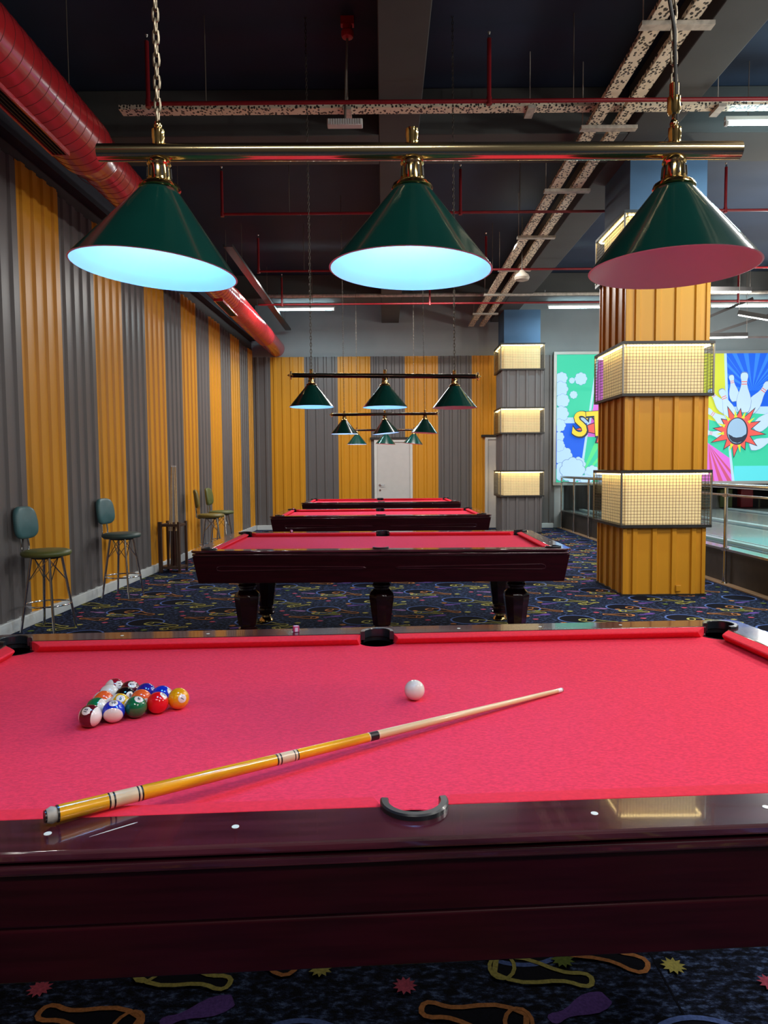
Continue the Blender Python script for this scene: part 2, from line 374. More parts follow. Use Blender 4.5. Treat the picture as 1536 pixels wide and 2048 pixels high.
def pin_path(cx, cy, ang, L):
    # bowling pin outline, foot at -x end, head at +x end
    prof = [(-.5, .10), (-.47, .13), (-.35, .175), (-.2, .185), (-.05, .15), (.1, .095), (.22, .07), (.3, .075), (.38, .095), (.45, .09), (.49, .055), (.5, 0)]
    pts = prof+[(x, -y_) for x, y_ in prof[::-1][1:]]
    c, s_ = math.cos(ang), math.sin(ang)
    return [(cx+(c*x-s_*y_)*L, cy+(s_*x+c*y_)*L) for x, y_ in pts]
def star(cx, cy, r, n=11, ph=0):
    return [(cx+math.cos(ph+PI*i/n)*(r if i % 2 == 0 else r*.62), cy+math.sin(ph+PI*i/n)*(r if i % 2 == 0 else r*.62)) for i in range(2*n)]
rad = math.radians
def tile(ox, oy):
    def ok(x, y_, m_=.2): return -3.2 < x < 4.0-m_ and -.4 < y_ < 16.35
    def ring(x, y_, r):
        if not ok(x, y_): return
        fill(arc(x, y_, r, 0, 2*PI*35/36, 35), MI['dark'], .0012); strip(arc(x, y_, r, 0, 2*PI*35/36, 35), .017, MI['blue'], .0024)
    def pin(x, y_, a, L, col):
        if not ok(x, y_): return
        p = pin_path(x, y_, rad(a), L); fill(p, MI['dark'], .0018); strip(p, .015, MI[col], .0032)
        c, s_ = math.cos(rad(a)), math.sin(rad(a)); bx, by = x-c*L*.43, y_-s_*L*.43
        strip([(bx+c*.035*math.cos(t)-s_*.05*math.sin(t), by+s_*.035*math.cos(t)+c*.05*math.sin(t)) for t in [2*PI*i/14 for i in range(14)]], .011, MI[col], .0036)
    def ppin(x, y_, a, L, col='purple'):
        if ok(x, y_): fill(pin_path(x, y_, rad(a), L), MI[col], .0014)
    def st(x, y_, r, col, ph=0):
        if ok(x, y_, .05): fill(star(x, y_, r, 11, ph), MI[col], .0042)
    ring(ox+.78, oy+.60, .165); ring(ox+.39, oy+.13, .165)
    pin(ox+.96, oy+.50, -22, .34, 'yellow'); pin(ox+.58, oy+.04, -30, .36, 'orange')
    pin(ox+.435, oy+.93, -14, .265, 'yellow'); pin(ox+.22, oy+.775, 168, .27, 'orange')
    pin(ox+.12, oy+.36, 25, .22, 'yellow')
    ppin(ox+.50, oy+.80, 205, .19); ppin(ox+.13, oy+.10, 160, .17, 'lilac'); ppin(ox+.70, oy+.36, 20, .18)
    st(ox+.047, oy+.885, .035, 'pink'); st(ox+.503, oy+.985, .036, 'green', .2); st(ox+.81, oy+.955, .036, 'yellow', .1)
    st(ox+.62, oy+.43, .035, 'orange'); st(ox+.20, oy+.52, .034, 'yellow', .3); st(ox+.40, oy+.60, .033, 'pink', .2)
    st(ox+.87, oy+.28, .034, 'green'); st(ox+.98, oy+.08, .033, 'pink', .1); st(ox+.30, oy+.03, .032, 'orange')
for ix in range(-4, 4):
    for iy in range(-1, 17): tile(ix, iy)
mb.box(.762, .768, -3.9, 16.5, .0, .0008, MI['dark'])
struct('floor', mb, [CARPET]+[CM[k] for k in order], smooth=0, fix=False)

# bowling side: tan strip, raised lanes, dark pit
struct('trim_2', MB().box(4.0, 4.13, -3.99, 16.59, -.2, .012), TAN)
mb = MB().box(4.131, 12.59, -3.99, 16.59, -.2, .395)
struct('floor', mb, LANE)
struct('trim_3', MB().box(4.105, 4.130, -3.98, 16.58, .013, .41), RISER)
for i, xc in enumerate((4.55, 6.15, 7.95, 9.6, 11.3)):
    struct('trim_%d' % (4+i), MB().box(xc-.17, xc-.05, 1.0, 16.55, .3955, .402, 0).box(xc+.05, xc+.17, 1.0, 16.55, .3955, .402, 0)
           .box(xc-.05, xc+.05, 1.0, 16.55, .3955, .43, 1).box(xc+.17, xc+.20, 1.0, 16.55, .3955, .412, 1), [GUTTER, LANE_W], smooth=0)
struct('wall_pit', MB().box(4.15, 12.59, 17.9, 18.0, .3, 1.5).box(4.131, 12.59, 16.591, 17.9, .3, .38).box(4.131, 12.59, 16.91, 17.9, 1.5, 1.6), BLACKPIT)
pins = thing('bowling_pin_rack', 'dark recess with colourful pin deck boxes below the lit mural', 'pin deck', (4.5, 17.3, .39))
for i, (x, m_) in enumerate(((3.1, TEAL), (3.6, OLIVE), (4.1, PIPE_R), (5.2, TEAL), (5.9, OLIVE2))):
    MB().box(x, x+.3, 0, .2, 0, .45).obj('deck_box', m_, pins, bevel=.02)

# ------------------------------------------------------------------ clad columns with lit mesh bands
def cage_band(root, x0, x1, y0, y1, z0, z1):
    """warm lit band: cream core with added glow, LED strips under the top ledge, wire grid cage"""
    e = .045
    core = MB().box(x0+.03, x1-.03, y0+.03, y1-.03, z0+.012, z1-.012).obj('glow_panel', CREAM_GLOW, root)
    f = MB()
    for z in (z0, z1-.02): f.box(x0-e-.008, x1+e+.008, y0-e-.008, y1+e+.008, z-.012, z+.018)
    f.obj('ledge', BLACKM, root)['label'] = 'black ledge'
    l = MB(); t = .018; zt = z1-.05
    l.box(x0, x1, y0-.028, y0-.010, zt, zt+.012).box(x0, x1, y1+.010, y1+.028, zt, zt+.012)
    l.box(x0-.028, x0-.010, y0, y1, zt, zt+.012).box(x1+.010, x1+.028, y0, y1, zt, zt+.012)
    l.obj('led_strip', LED, root, smooth=0)['label'] = 'glowing warm strip'
    c = MB(); wv = .0032
    X0, X1, Y0, Y1 = x0-e, x1+e, y0-e, y1+e
    nx = round((X1-X0)/.034); ny = round((Y1-Y0)/.034); nz = round((z1-z0)/.034)
    for i in range(nx+1):
        x = X0+(X1-X0)*i/nx
        for yy in (Y0, Y1): c.box(x-wv/2, x+wv/2, yy-wv/2, yy+wv/2, z0+.018, z1-.032)
    for i in range(1, ny):
        yy = Y0+(Y1-Y0)*i/ny
        for x in (X0, X1): c.box(x-wv/2, x+wv/2, yy-wv/2, yy+wv/2, z0+.018, z1-.032)
    for i in range(1, nz):
        z = z0+(z1-z0)*i/nz
        for yy in (Y0, Y1): c.box(X0, X1, yy-wv/2, yy+wv/2, z-wv/2, z+wv/2)
        for x in (X0, X1): c.box(x-wv/2, x+wv/2, Y0, Y1, z-wv/2, z+wv/2)
    c.obj('wire_grid', WIRE, root, smooth=0, fix=False)
    p = MB()
    for x in (X0, X1):
        for yy in (Y0, Y1): p.box(x-.008, x+.008, yy-.008, yy+.008, z0+.018, z1-.03)
    p.obj('cage_frame', GALVF, root)
def clad_column(nm, label, x0, x1, y0, y1, bands, m_, groups=None):
    root = thing(nm, label, 'column', (x0, y0, 0)); X, Y = x1-x0, y1-y0
    z = .02; lv = []
    MB().box(-.02, X+.02, -.02, Y+.02, .001, .02).obj('base_plate', BLACKM, root)
    for (a, b) in bands: lv.append((z, a)); z = b
    for (a, b) in lv:
        s_ = MB(); t = .012
        corrug((X-t, t), (t, t), a, b, s_, pitch=.21, rib=.045, side=.012)
        for (p, q) in (((X-t, Y-t), (X-t, t)), ((t, Y-t), (X-t, Y-t)), ((t, t), (t, Y-t))): pass
        s2 = MB(); corrug((t, t), (t, Y-t), a, b, s2, pitch=.21, rib=.045, side=.012)
        corrug((X-t, Y-t), (X-t, t), a, b, s2, pitch=.21, rib=.045, side=.012)
        corrug((t, Y-t), (X-t, Y-t), a, b, s2, pitch=.21, rib=.045, side=.012)
        s_.v, o_ = s_.v+s2.v, len(s_.v); s_.f += [[i+o_ for i in f] for f in s2.f]; s_.m += s2.m
        s_.obj('cladding', m_, root, smooth=25)
        for cx in (t, X-t):
            for cy in (t, Y-t): pass
        c_ = MB()
        for cx in (-.012, X-.03):
            for cy in (-.012, Y-.03): c_.box(cx, cx+.042, cy, cy+.042, a, b)
        c_.obj('corner_trim', m_, root, bevel=.004)
    for (a, b) in bands: cage_band(root, 0, X, 0, Y, a, b)
    MB().box(.03, X-.03, .03, Y-.03, bands[-1][1]-.02, 4.699).obj('shaft', BEAM_D, root)['label'] = 'plain navy shaft'
    return root
col1 = clad_column('clad_column', 'large square column of ochre ribbed metal with glowing mesh bands', 2.60, 3.475, 7.77, 8.70, [(.76, 1.37), (2.17, 2.74), (3.54, 4.10)], ORANGE)
MB().box(.56, .62, -.030, -.018, .05, .12).box(.565, .615, -.034, -.030, .055, .115).obj('socket_cover', ORANGE, col1, bevel=.002)
col2 = clad_column('clad_column', 'square column of dark grey ribbed metal with glowing mesh bands, near the back wall', 2.52, 3.345, 15.27, 16.08, [(.79, 1.34), (2.12, 2.67), (3.45, 4.00)], GREYM)

# ------------------------------------------------------------------ pool tables
OL, OW, IL, IW, ZR, ZB = 2.89, 1.61, 2.64, 1.37, .80, .765
def pool_table(label, x, y, rz, near_leg=True, grooves=True):
    T = thing('pool_table', label, 'pool table', (x, y, 0), rz, 'red cloth pool tables in a row')
    # wooden rail frame, two C-shaped halves with pocket notches
    mbf = MB(); a, b = OL/2, OW/2; ia, ib = IL/2, IW/2; cr = .05
    R0 = .056; sc = ib; cc = .004
    t0 = math.asin(cc/R0)
    def half(ins):
        A_, B_ = a-ins, b-ins; h = [(0, -B_)] + arc(A_-cr, -B_+cr, cr, -PI/2, 0, 6) + arc(A_-cr, B_-cr, cr, 0, PI/2, 6) + [(0, B_)]
        h += arc(0, sc, R0, PI/2, math.asin((ib-sc)/R0), 8)
        h += arc(ia+cc, ib+cc, R0, PI+t0, -PI/2-t0, 16)
        h += arc(ia+cc, -ib-cc, R0, PI/2+t0, -PI-t0, 16)
        h += arc(0, -sc, R0, -math.asin((ib-sc)/R0), -PI/2, 8)
        return h
    for ins, z0, z1 in ((0, ZR-.018, ZR), (.022, ZR-.030, ZR-.018)):
        mbf.poly(half(ins), z0, z1); mbf.poly([(-p[0], p[1]) for p in half(ins)[::-1]], z0, z1)
    mbf.obj('rail_frame', MW, T, smooth=30, bevel=.005)
    mo = MB(); mo.poly(half(.004), ZR-.044, ZR-.025); mo.poly([(-p[0], p[1]) for p in half(.004)[::-1]], ZR-.044, ZR-.025)
    mo.obj('rail_moulding', MW, T, smooth=30, bevel=.007)
    # apron: four inward slanting boards
    ap = MB(); zt, zb = ZR-.045, .545; o0, o1, th = .014, .048, .03
    def ring_pts(o, z): return [(-a+o, -b+o, z), (a-o, -b+o, z), (a-o, b-o, z), (-a+o, b-o, z)]
    zm = zt-(zt-zb)*.5; om = (o0+o1)/2
    rows = [ring_pts(o0, zt), ring_pts(om, zm+.004), ring_pts(om+.006, zm), ring_pts(om+.002, zm-.004), ring_pts(o1, zb), ring_pts(o1+th, zb), ring_pts(o0+th+.02, zt)]
    if grooves: rows = [ring_pts(o0, zt), ring_pts(o1, zb), ring_pts(o1+th, zb), ring_pts(o0+th+.02, zt)]
    vs = [p for r_ in rows for p in r_]; fs = []; nr = len(rows)
    for i in range(nr):
        for j in range(4): fs.append((i*4+j, i*4+(j+1) % 4, ((i+1) % nr)*4+(j+1) % 4, ((i+1) % nr)*4+j))
    ap.add(vs, fs); ap.obj('apron', MWA, T, smooth=20, bevel=.003)
    MB().box(-a+.15, a-.15, -b+.15, b-.15, .60, .70).obj('under_frame', MWA, T)
    if grooves:
        for s_ in (-1, 1):
            for sg in (-1, 1):
                def pt(u, z): f = (zt-z)/(zt-zb); return (sg*u, s_*(b-o0-(o1-o0)*f+.001), z)
                zc = zt-.095
                path = [pt(.13, zc+.006), pt(1.22, zc+.020), pt(1.245, zc+.012), pt(1.25, zc+.0), pt(1.245, zc-.012), pt(1.22, zc-.018), pt(.13, zc-.006), pt(.115, zc)]
                MB().tube(path, .005, 6, closed=True).obj('carved_moulding', MW, T)
    # slate bed with cloth
    bed = []; c1 = (ia+.004, ib+.004); rb = .078
    def notch(cx, cy, r, bx, by, a0, a1, n=14): return arc(cx, cy, r, a0, a1, n)
    tt = math.asin((c1[1]-ib)/rb)
    bed += arc(0, -ib-.010, .065, PI-math.asin(.010/.065), math.asin(.010/.065), 12)
    bed += arc(c1[0], -c1[1], rb, PI-tt, PI/2+tt, 10)
    bed += arc(c1[0], c1[1], rb, -PI/2-tt, -PI+tt, 10)
    bed += arc(0, ib+.010, .065, -math.asin(.010/.065), -PI+math.asin(.010/.065), 12)
    bed += arc(-c1[0], c1[1], rb, -tt, -PI/2+tt, 10)
    bed += arc(-c1[0], -c1[1], rb, PI/2-tt, tt, 10)
    MB().poly(bed, ZB-.035, ZB).obj('cloth_bed', CLOTH, T, smooth=30, bevel=.002)
    # cushions
    def cushion(p, q, n, e0, e1):
        p, q, n = Vector(p), Vector(q), Vector(n); d = (q-p).normalized()
        prof = [(0, ZB+.0005), (0, ZR-.001), (.022, ZR-.0015), (.047, ZR-.005), (.051, ZR-.0085), (.049, ZR-.013), (.026, ZB+.0005)]
        vs = []
        for base, sg, e in ((p, 1, e0), (q, -1, e1)):
            for (h, z) in prof:
                c = base+n*h+d*sg*e*(h/.05); vs.append((c.x, c.y, z))
        k = len(prof)
        MB().add(vs, [tuple(range(k)), tuple(range(2*k-1, k-1, -1))]+[(i, i+k, (i+1) % k+k, (i+1) % k) for i in range(k)]).obj('cushion', CUSH, T, smooth=28, bevel=.0012)
    sg_, cg = .060, .062
    for s_ in (-1, 1):
        cushion((s_*sg_, ib-.0), (s_*(ia-cg), ib-.0), (0, -1), .014, .048)
        cushion((s_*sg_, -ib), (s_*(ia-cg), -ib), (0, 1), .014, .048)
        cushion((s_*ia, -ib+cg), (s_*ia, ib-cg), (-s_, 0), .048, .048)
    # pockets
    def pocket(cx, cy, a0, a1):
        r0, r1 = .047, .063; n = 26; P = MB(); vs = []; z0, z1 = ZR-.02, ZR+.011
        pr = [(r0, z0), (r0, z1-.003), (r0+.002, z1), (r1-.003, z1), (r1, z1-.003), (r1, z0)]; k = len(pr)
        for i in range(n+1):
            t = a0+(a1-a0)*i/n
            for (r, z) in pr: vs.append((cx+r*math.cos(t), cy+r*math.sin(t), z))
        fs = [(i*k+j, i*k+(j+1) % k, (i+1)*k+(j+1) % k, (i+1)*k+j) for i in range(n) for j in range(k)]
        fs += [tuple(range(k)), tuple(n*k+j for j in range(k-1, -1, -1))]
        l = P.add(vs, fs).obj('pocket_liner', LINER, T, smooth=28)
        prof = [(.0605, ZB-.002), (.058, .72), (.05, .69), (.0, .682), (.0, .679), (.053, .687), (.063, .72), (.064, ZB-.002)]
        c = MB().lathe(prof, 28, (cx, cy, 0)); 
        # back wall of the cup up to the rail
        n = 18; vs = []
        for i in range(n+1):
            t = a0+(a1-a0)*i/n
            for (r, z) in ((.052, ZB-.003), (.052, ZR+.006), (.0555, ZR+.006), (.0555, ZB-.003)): vs.append((cx+r*math.cos(t), cy+r*math.sin(t), z))
        c.add(vs, [(i*4+j, i*4+(j+1) % 4, (i+1)*4+(j+1) % 4, (i+1)*4+j) for i in range(n) for j in range(4)])
        c.obj('pocket_cup', CUP, l, smooth=50)
    pocket(0, sc, -.18, PI+.18); pocket(0, -sc, PI-.18, 2*PI+.18)
    for sx, sy, c0 in ((1, 1, PI/4), (-1, 1, 3*PI/4), (-1, -1, 5*PI/4), (1, -1, -PI/4)):
        pocket(sx*(ia+cc), sy*(ib+cc), c0-rad(128), c0+rad(128))
    for s_ in (-1, 1):
        for i in (1, 2, 3):
            for sg in (-1, 1): MB().lathe([(.0065, ZR-.002), (.0065, ZR+.0006)], 16, (sg*i*.3175, s_*(b-.062), 0)).obj('sight', SIGHT, T)
        for vv in (-.3175, 0, .3175): MB().lathe([(.0065, ZR-.002), (.0065, ZR+.0006)], 16, (s_*(a-.062), vv, 0)).obj('sight', SIGHT, T)
    # turned legs
    def leg(u, v):
        top = .56
        L_ = MB().lathe([(.085, top), (.085, top-.02), (.070, top-.03), (.080, top-.045), (.080, top-.06), (.066, top-.07), (.076, top-.083), (.076, top-.095), (.062, top-.105), (.062, top-.12)], 28, (u, v, 0))
        L_.lathe([(.064, top-.118), (.100, top-.150), (.107, top-.175), (.104, top-.20), (.078, .165), (.074, .15)], 8, (u, v, 0))
        L_.lathe([(.060, .16), (.060, .135), (.078, .128), (.080, .112), (.068, .104), (.068, .092), (.080, .085), (.080, .070), (.06, .060), (.045, .058)], 28, (u, v, 0))
        lo = L_.obj('leg', MWL, T, smooth=32)
        MB().lathe([(.038, .060), (.040, .04), (.062, .022), (.066, .006), (.060, .0)], 24, (u, v, 0)).obj('foot', BRASS, lo)
    for su in (-1, 1):
        leg(su*1.09, -.43); leg(su*1.09, .43)
    if near_leg: leg(0, -.43)
    return T
t1 = pool_table('large red cloth pool table in the foreground, racked balls and a cue lying on it', .011, 1.972, .059, False, False)
t2 = pool_table('red cloth pool table second from the camera, with its turned dark legs in view', -.021, 6.205, -.009)
t3 = dup(t2, 'red cloth pool table third from the camera, between two others', (-.05, 10.10, 0), .012)
t4 = dup(t2, 'red cloth pool table farthest away, nearest the white door', (-.06, 13.70, 0), .02)

def T1(u, v, z):
    c, s_ = math.cos(.059), math.sin(.059); return (.011+c*u-s_*v, 1.972+s_*u+c*v, z)

sm = MB(); q = [(.0, .0), (.03, .0011), (.075, .0013), (.082, .0), (.075, -.0011), (.03, -.0010)]
streak = MB().poly(q, 0, .0003).obj('pale_streak', SIGHT, t1)  # thin pale sliver laid on the near rail top
streak.location = (-.560, -.760, ZR+.0001); streak.rotation_euler = (0, 0, rad(34)); streak['label'] = 'pale streak on the near rail'
# chalk cubes
CH_R = mat('chalk_wrapper', (.50, .03, .13), .6, var=.1, vscale=90); CH_B = mat('chalk_face', (.62, .48, .80), .9, var=.1); CH_L = mat('chalk_label', (.80, .58, .72), .6)
ck = thing('chalk_cube', 'small red chalk cube on the far rail of the foreground table', 'chalk', (-.338, 2.700, ZR), .25, 'chalk cubes on the rails')
MB().box(-.0115, .0115, -.0115, .0115, .0002, .0215).obj('wrapper', CH_R, ck, bevel=.0015)
MB().lathe([(.0095, .0215), (.009, .0225), (.004, .0218), (0, .0215)], 16).obj('chalk_face', CH_B, ck)
MB().box(-.005, .006, -.0119, -.0114, .002, .018).obj('paper_label', CH_L, ck)
dup(ck, 'tiny red chalk cube on the far rail of the second table', (-.90, 6.955, ZR), .5)
dup(ck, 'tiny red chalk cube at the far left corner of the third table', (-1.36, 10.80, ZR), .1)

# ------------------------------------------------------------------ balls
RB = .0286; ZBALL = ZB+RB
def bmat(n, c): return mat('ball_'+n, srgb(*c), .08, spec=.6, coat=.6, var=.04, vscale=30)
BW = bmat('white', (232, 222, 214)); BC = dict(yellow=bmat('yellow', (238, 160, 12)), blue=bmat('blue', (18, 48, 190)), red=bmat('red', (225, 16, 26)), purple=bmat('indigo', (44, 34, 140)),
    orange=bmat('orange', (236, 92, 40)), green=bmat('green', (16, 104, 62)), maroon=bmat('maroon', (92, 18, 32)), black=bmat('black', (14, 14, 18)), lemon=bmat('gold', (214, 160, 16)))
NUMB = mat('number_ink', (.02, .02, .05), .2)
def text_mesh(s_, size=1., offset=0., shear=0.):
    cu = bpy.data.curves.new('t', 'FONT'); cu.body = s_; cu.size = size; cu.align_x = 'CENTER'; cu.align_y = 'CENTER'; cu.offset = offset; cu.shear = shear; cu.resolution_u = 4
    o = bpy.data.objects.new('t', cu); C.objects.link(o); bpy.context.view_layer.update()
    dg = bpy.context.evaluated_depsgraph_get(); me = bpy.data.meshes.new_from_object(o.evaluated_get(dg))
    V = [tuple(v.co) for v in me.vertices]; Fc = [tuple(p.vertices) for p in me.polygons]
    bpy.data.objects.remove(o); bpy.data.curves.remove(cu); bpy.data.meshes.remove(me)
    return V, Fc
def ball(num, colour, pos, ndir, axis=None, spin=0., label='', z_add=0):
    n = Vector(ndir).normalized()
    if axis: a = Vector(axis).normalized(); n = (n-a*n.dot(a)).normalized()
    else:
        a = Vector((0, 0, 1)) if abs(n.z) < .95 else Vector((0, 1, 0)); a = (a-n*a.dot(n)).normalized()
    x_ = n; z_ = a; y_ = z_.cross(x_)
    Rm = Matrix((x_, y_, z_)).transposed().to_4x4()
    K = 24; lim = math.sin(rad(33)); prof = []; seg = []
    angs = [-90+180*i/K for i in range(K+1)]
    if axis: angs = sorted(set([round(t, 3) for t in angs] + [-33.0, 33.0]))
    for t in angs: prof.append((max(RB*math.cos(rad(t)), 0), RB*math.sin(rad(t))))
    prof[0] = (0, -RB); prof[-1] = (0, RB)
    for i in range(len(angs)-1):
        mid = (angs[i]+angs[i+1])/2; seg.append(1 if (axis and abs(mid) > 33) else 0)
    b = MB().lathe(prof, 40, seg=seg); b.xf(Rm)
    o = b.obj('billiard_ball', [BC[colour], BW] if colour else [BW, BW], smooth=60); o.location = (pos[0], pos[1], ZBALL+.0002)
    tag(o, label, 'ball', 'racked numbered balls' if num else None)
    if num:
        # number spot: disc cap and digits wrapped onto the sphere, facing n
        pole = MB(); cap = [(RB*1.004*math.sin(rad(t)), RB*1.004*math.cos(rad(t))) for t in (0, 5, 10, 15, 20, 23)]
        cap[0] = (0, RB*1.004); pole.lathe(cap+[(RB*math.sin(rad(23.5)), RB*.995*math.cos(rad(23.5)))], 28, mi=0)
        pole.f.pop(); pole.m.pop()
        V, Fc = text_mesh(str(num), .0135 if num < 10 else .0115, .0003)
        vs = []
        for (px, py, pz) in V:
            cs, sn = math.cos(spin), math.sin(spin); px, py = cs*px-sn*py, sn*px+cs*py
            vs.append(tuple(Vector((px, py, math.sqrt(max(RB*RB-px*px-py*py, 0)))).normalized()*RB*1.022))
        pole.add(vs, Fc, 1)
        up_ = Vector((0, 0, 1)); e1 = up_.cross(n)
        if e1.length < .05: e1 = Vector((1, 0, 0))
        e1.normalize(); e2 = n.cross(e1)
        pole.xf(Matrix((e1, e2, n)).transposed().to_4x4())
        p = pole.obj('number_spot', [BW, NUMB], o, smooth=60, fix=False)
        p['label'] = 'white number spot'
    return o
P0 = Vector((-.566, 1.932)); A1 = Vector((-.0465, -.0335)).normalized()*.0576; A2 = Matrix.Rotation(rad(-60), 2) @ A1
# order: (i steps along front edge, j steps along back edge)
def D(rx, upz, tow=None):   # a direction given as right / up / towards the camera
    return (rx, upz, math.sqrt(max(0, 1-rx*rx-upz*upz)) if tow is None else tow)
def world_dir(v, p):
    f = (Vector((0, 0, CAM_H))-Vector((p[0], p[1], ZBALL))).normalized(); r = Vector((0, 0, 1)).cross(f).normalized(); u = f.cross(r)
    return r*v[0]+u*v[1]+f*v[2]
spec = [
 (1, 'yellow', 0, 0, D(.35, -.05), None, .9, 'orange-yellow ball numbered 1 at the right tip of the rack'),
 (3, 'red', 1, 0, D(.60, .66), None, 0, 'bright red ball just left of the yellow number 1 ball'),
 (2, 'blue', 0, 1, D(.80, .35), None, 0, 'plain blue ball behind the bright red ball'),
 (6, 'green', 2, 0, D(.28, .72), None, -.3, 'plain green ball between the red ball and the blue striped 10'),
 (5, 'orange', 1, 1, D(.45, -.30), None, 1.2, 'plain orange ball behind the green number 6 ball'),
 (4, 'purple', 0, 2, D(-.2, .1, -.9), None, 0, 'plain indigo ball on the rear edge between maroon and blue'),
 (10, 'blue', 3, 0, D(.02, .74), D(-.08, -.64), 0, 'blue striped ball 10 with a white cap facing the front'),
 (9, 'lemon', 2, 1, D(-.22, .70), D(-.8, .5, -.2), 2.8, 'yellow striped ball in the middle, beside the black 8'),
 (8, 'black', 1, 2, D(.50, .12), None, -.2, 'black ball numbered 8'),
 (7, 'maroon', 0, 3, D(.22, .62), None, 1.5, 'plain dark maroon ball on the rear edge of the rack'),
 (15, 'maroon', 4, 0, D(-.30, .50), D(.82, -.22, .50), 1.4, 'maroon striped ball numbered 15 at the front left corner'),
 (14, 'green', 3, 1, D(-.5, .3, -.6), D(.80, .0, .5), 0, 'green striped ball on the left edge behind the 15'),
 (13, 'orange', 2, 2, D(-.6, .2, -.6), D(.60, -.55, .45), 0, 'orange striped ball on the left edge of the rack'),
 (12, 'purple', 1, 3, D(0, -.4, -.9), D(.05, .50, .85), 0, 'ball showing only its white cap, behind the orange stripe'),
 (11, 'red', 0, 4, D(.45, .35), D(-.85, .15, .45), 1.5, 'red striped ball 11 at the far left corner'),
]
BC['red11'] = bmat('crimson', (150, 20, 42))
for (num, colr, i, j, nd, ax, sp, lab) in spec:
    p = P0+A1*i+A2*j
    ball(num, 'red11' if num == 11 else colr, p, world_dir(nd, p), world_dir(ax, p) if ax else None, sp, lab)
cue_ball = ball(0, None, (.082, 1.99), (0, -1, 0), None, 0, 'plain white cue ball alone on the cloth')
cue_ball.name = 'cue_ball'

# ------------------------------------------------------------------ cue on the foreground table
ct, cb = Vector((.512, 2.049, ZB+.0075)), Vector((-.592, 1.216, ZR+.0190))
cue = thing('pool_cue', 'amber and cream wooden cue lying across the foreground table', 'cue', cb)
dv = ct-cb; Lc = dv.length; d = dv.normalized()
cue.rotation_mode = 'QUATERNION'; cue.rotation_quaternion = d.to_track_quat('X', 'Z')
def cr_(t): return .0150*(1-t)+.0062*t if t < .97 else .0062
def seg(a, b, nm, m_, lab=None, ra=None, rb_=None):
    n = max(2, int((b-a)*20)); pr = [((ra or cr_(a)) if i == 0 else ((rb_ or cr_(b)) if i == n else cr_(a+(b-a)*i/n)), Lc*(a+(b-a)*i/n)) for i in range(n+1)]
    o = MB().lathe(pr, 28, ax='x').obj(nm, m_, cue, smooth=50)
    if lab: o['label'] = lab
# butt to tip, in fractions of the length
seg(0, .0122, 'rubber_bumper', RUBBER, 'worn pale rubber end', .0115, .0125)
MB().lathe([(.0105, -.003), (.0105, .001)], 24, ax='x').obj('bumper_cap', INK, cue)
seg(.0122, .0145, 'ring', INK, 'black ring')
seg(.0145, .0750, 'butt', CUEY, 'glossy amber wood')
seg(.0750, .0772, 'ring', INK); seg(.0772, .0812, 'ring', IVORY); seg(.0812, .0836, 'ring', INK)
seg(.0836, .1130, 'inlay_band', IVORY, 'pale wood band')
seg(.1130, .1152, 'ring', INK); seg(.1152, .1180, 'ring', IVORY); seg(.1180, .1204, 'ring', INK)
seg(.1204, .3240, 'forearm', CUEY, 'glossy amber wood')
seg(.3240, .3265, 'ring', INK); seg(.3265, .3300, 'ring', IVORY); seg(.3300, .3325, 'ring', INK)
seg(.3325, .3545, 'inlay_band', IVORY, 'pale wood band')
seg(.3545, .3562, 'ring', INK); seg(.3562, .3600, 'ring', IVORY); seg(.3600, .3622, 'ring', INK)
seg(.3622, .4985, 'forearm', CUEY, 'glossy amber wood')
seg(.4985, .5005, 'ring', IVORY); seg(.5005, .5180, 'joint_collar', INK, 'black collar'); seg(.5180, .5210, 'ring', IVORY)
seg(.5210, .9850, 'shaft', SHAFTW, 'pale maple shaft')
seg(.9850, .9970, 'ferrule', WHITE_E, 'white ferrule'); seg(.9970, 1.0, 'tip', RUBBER)

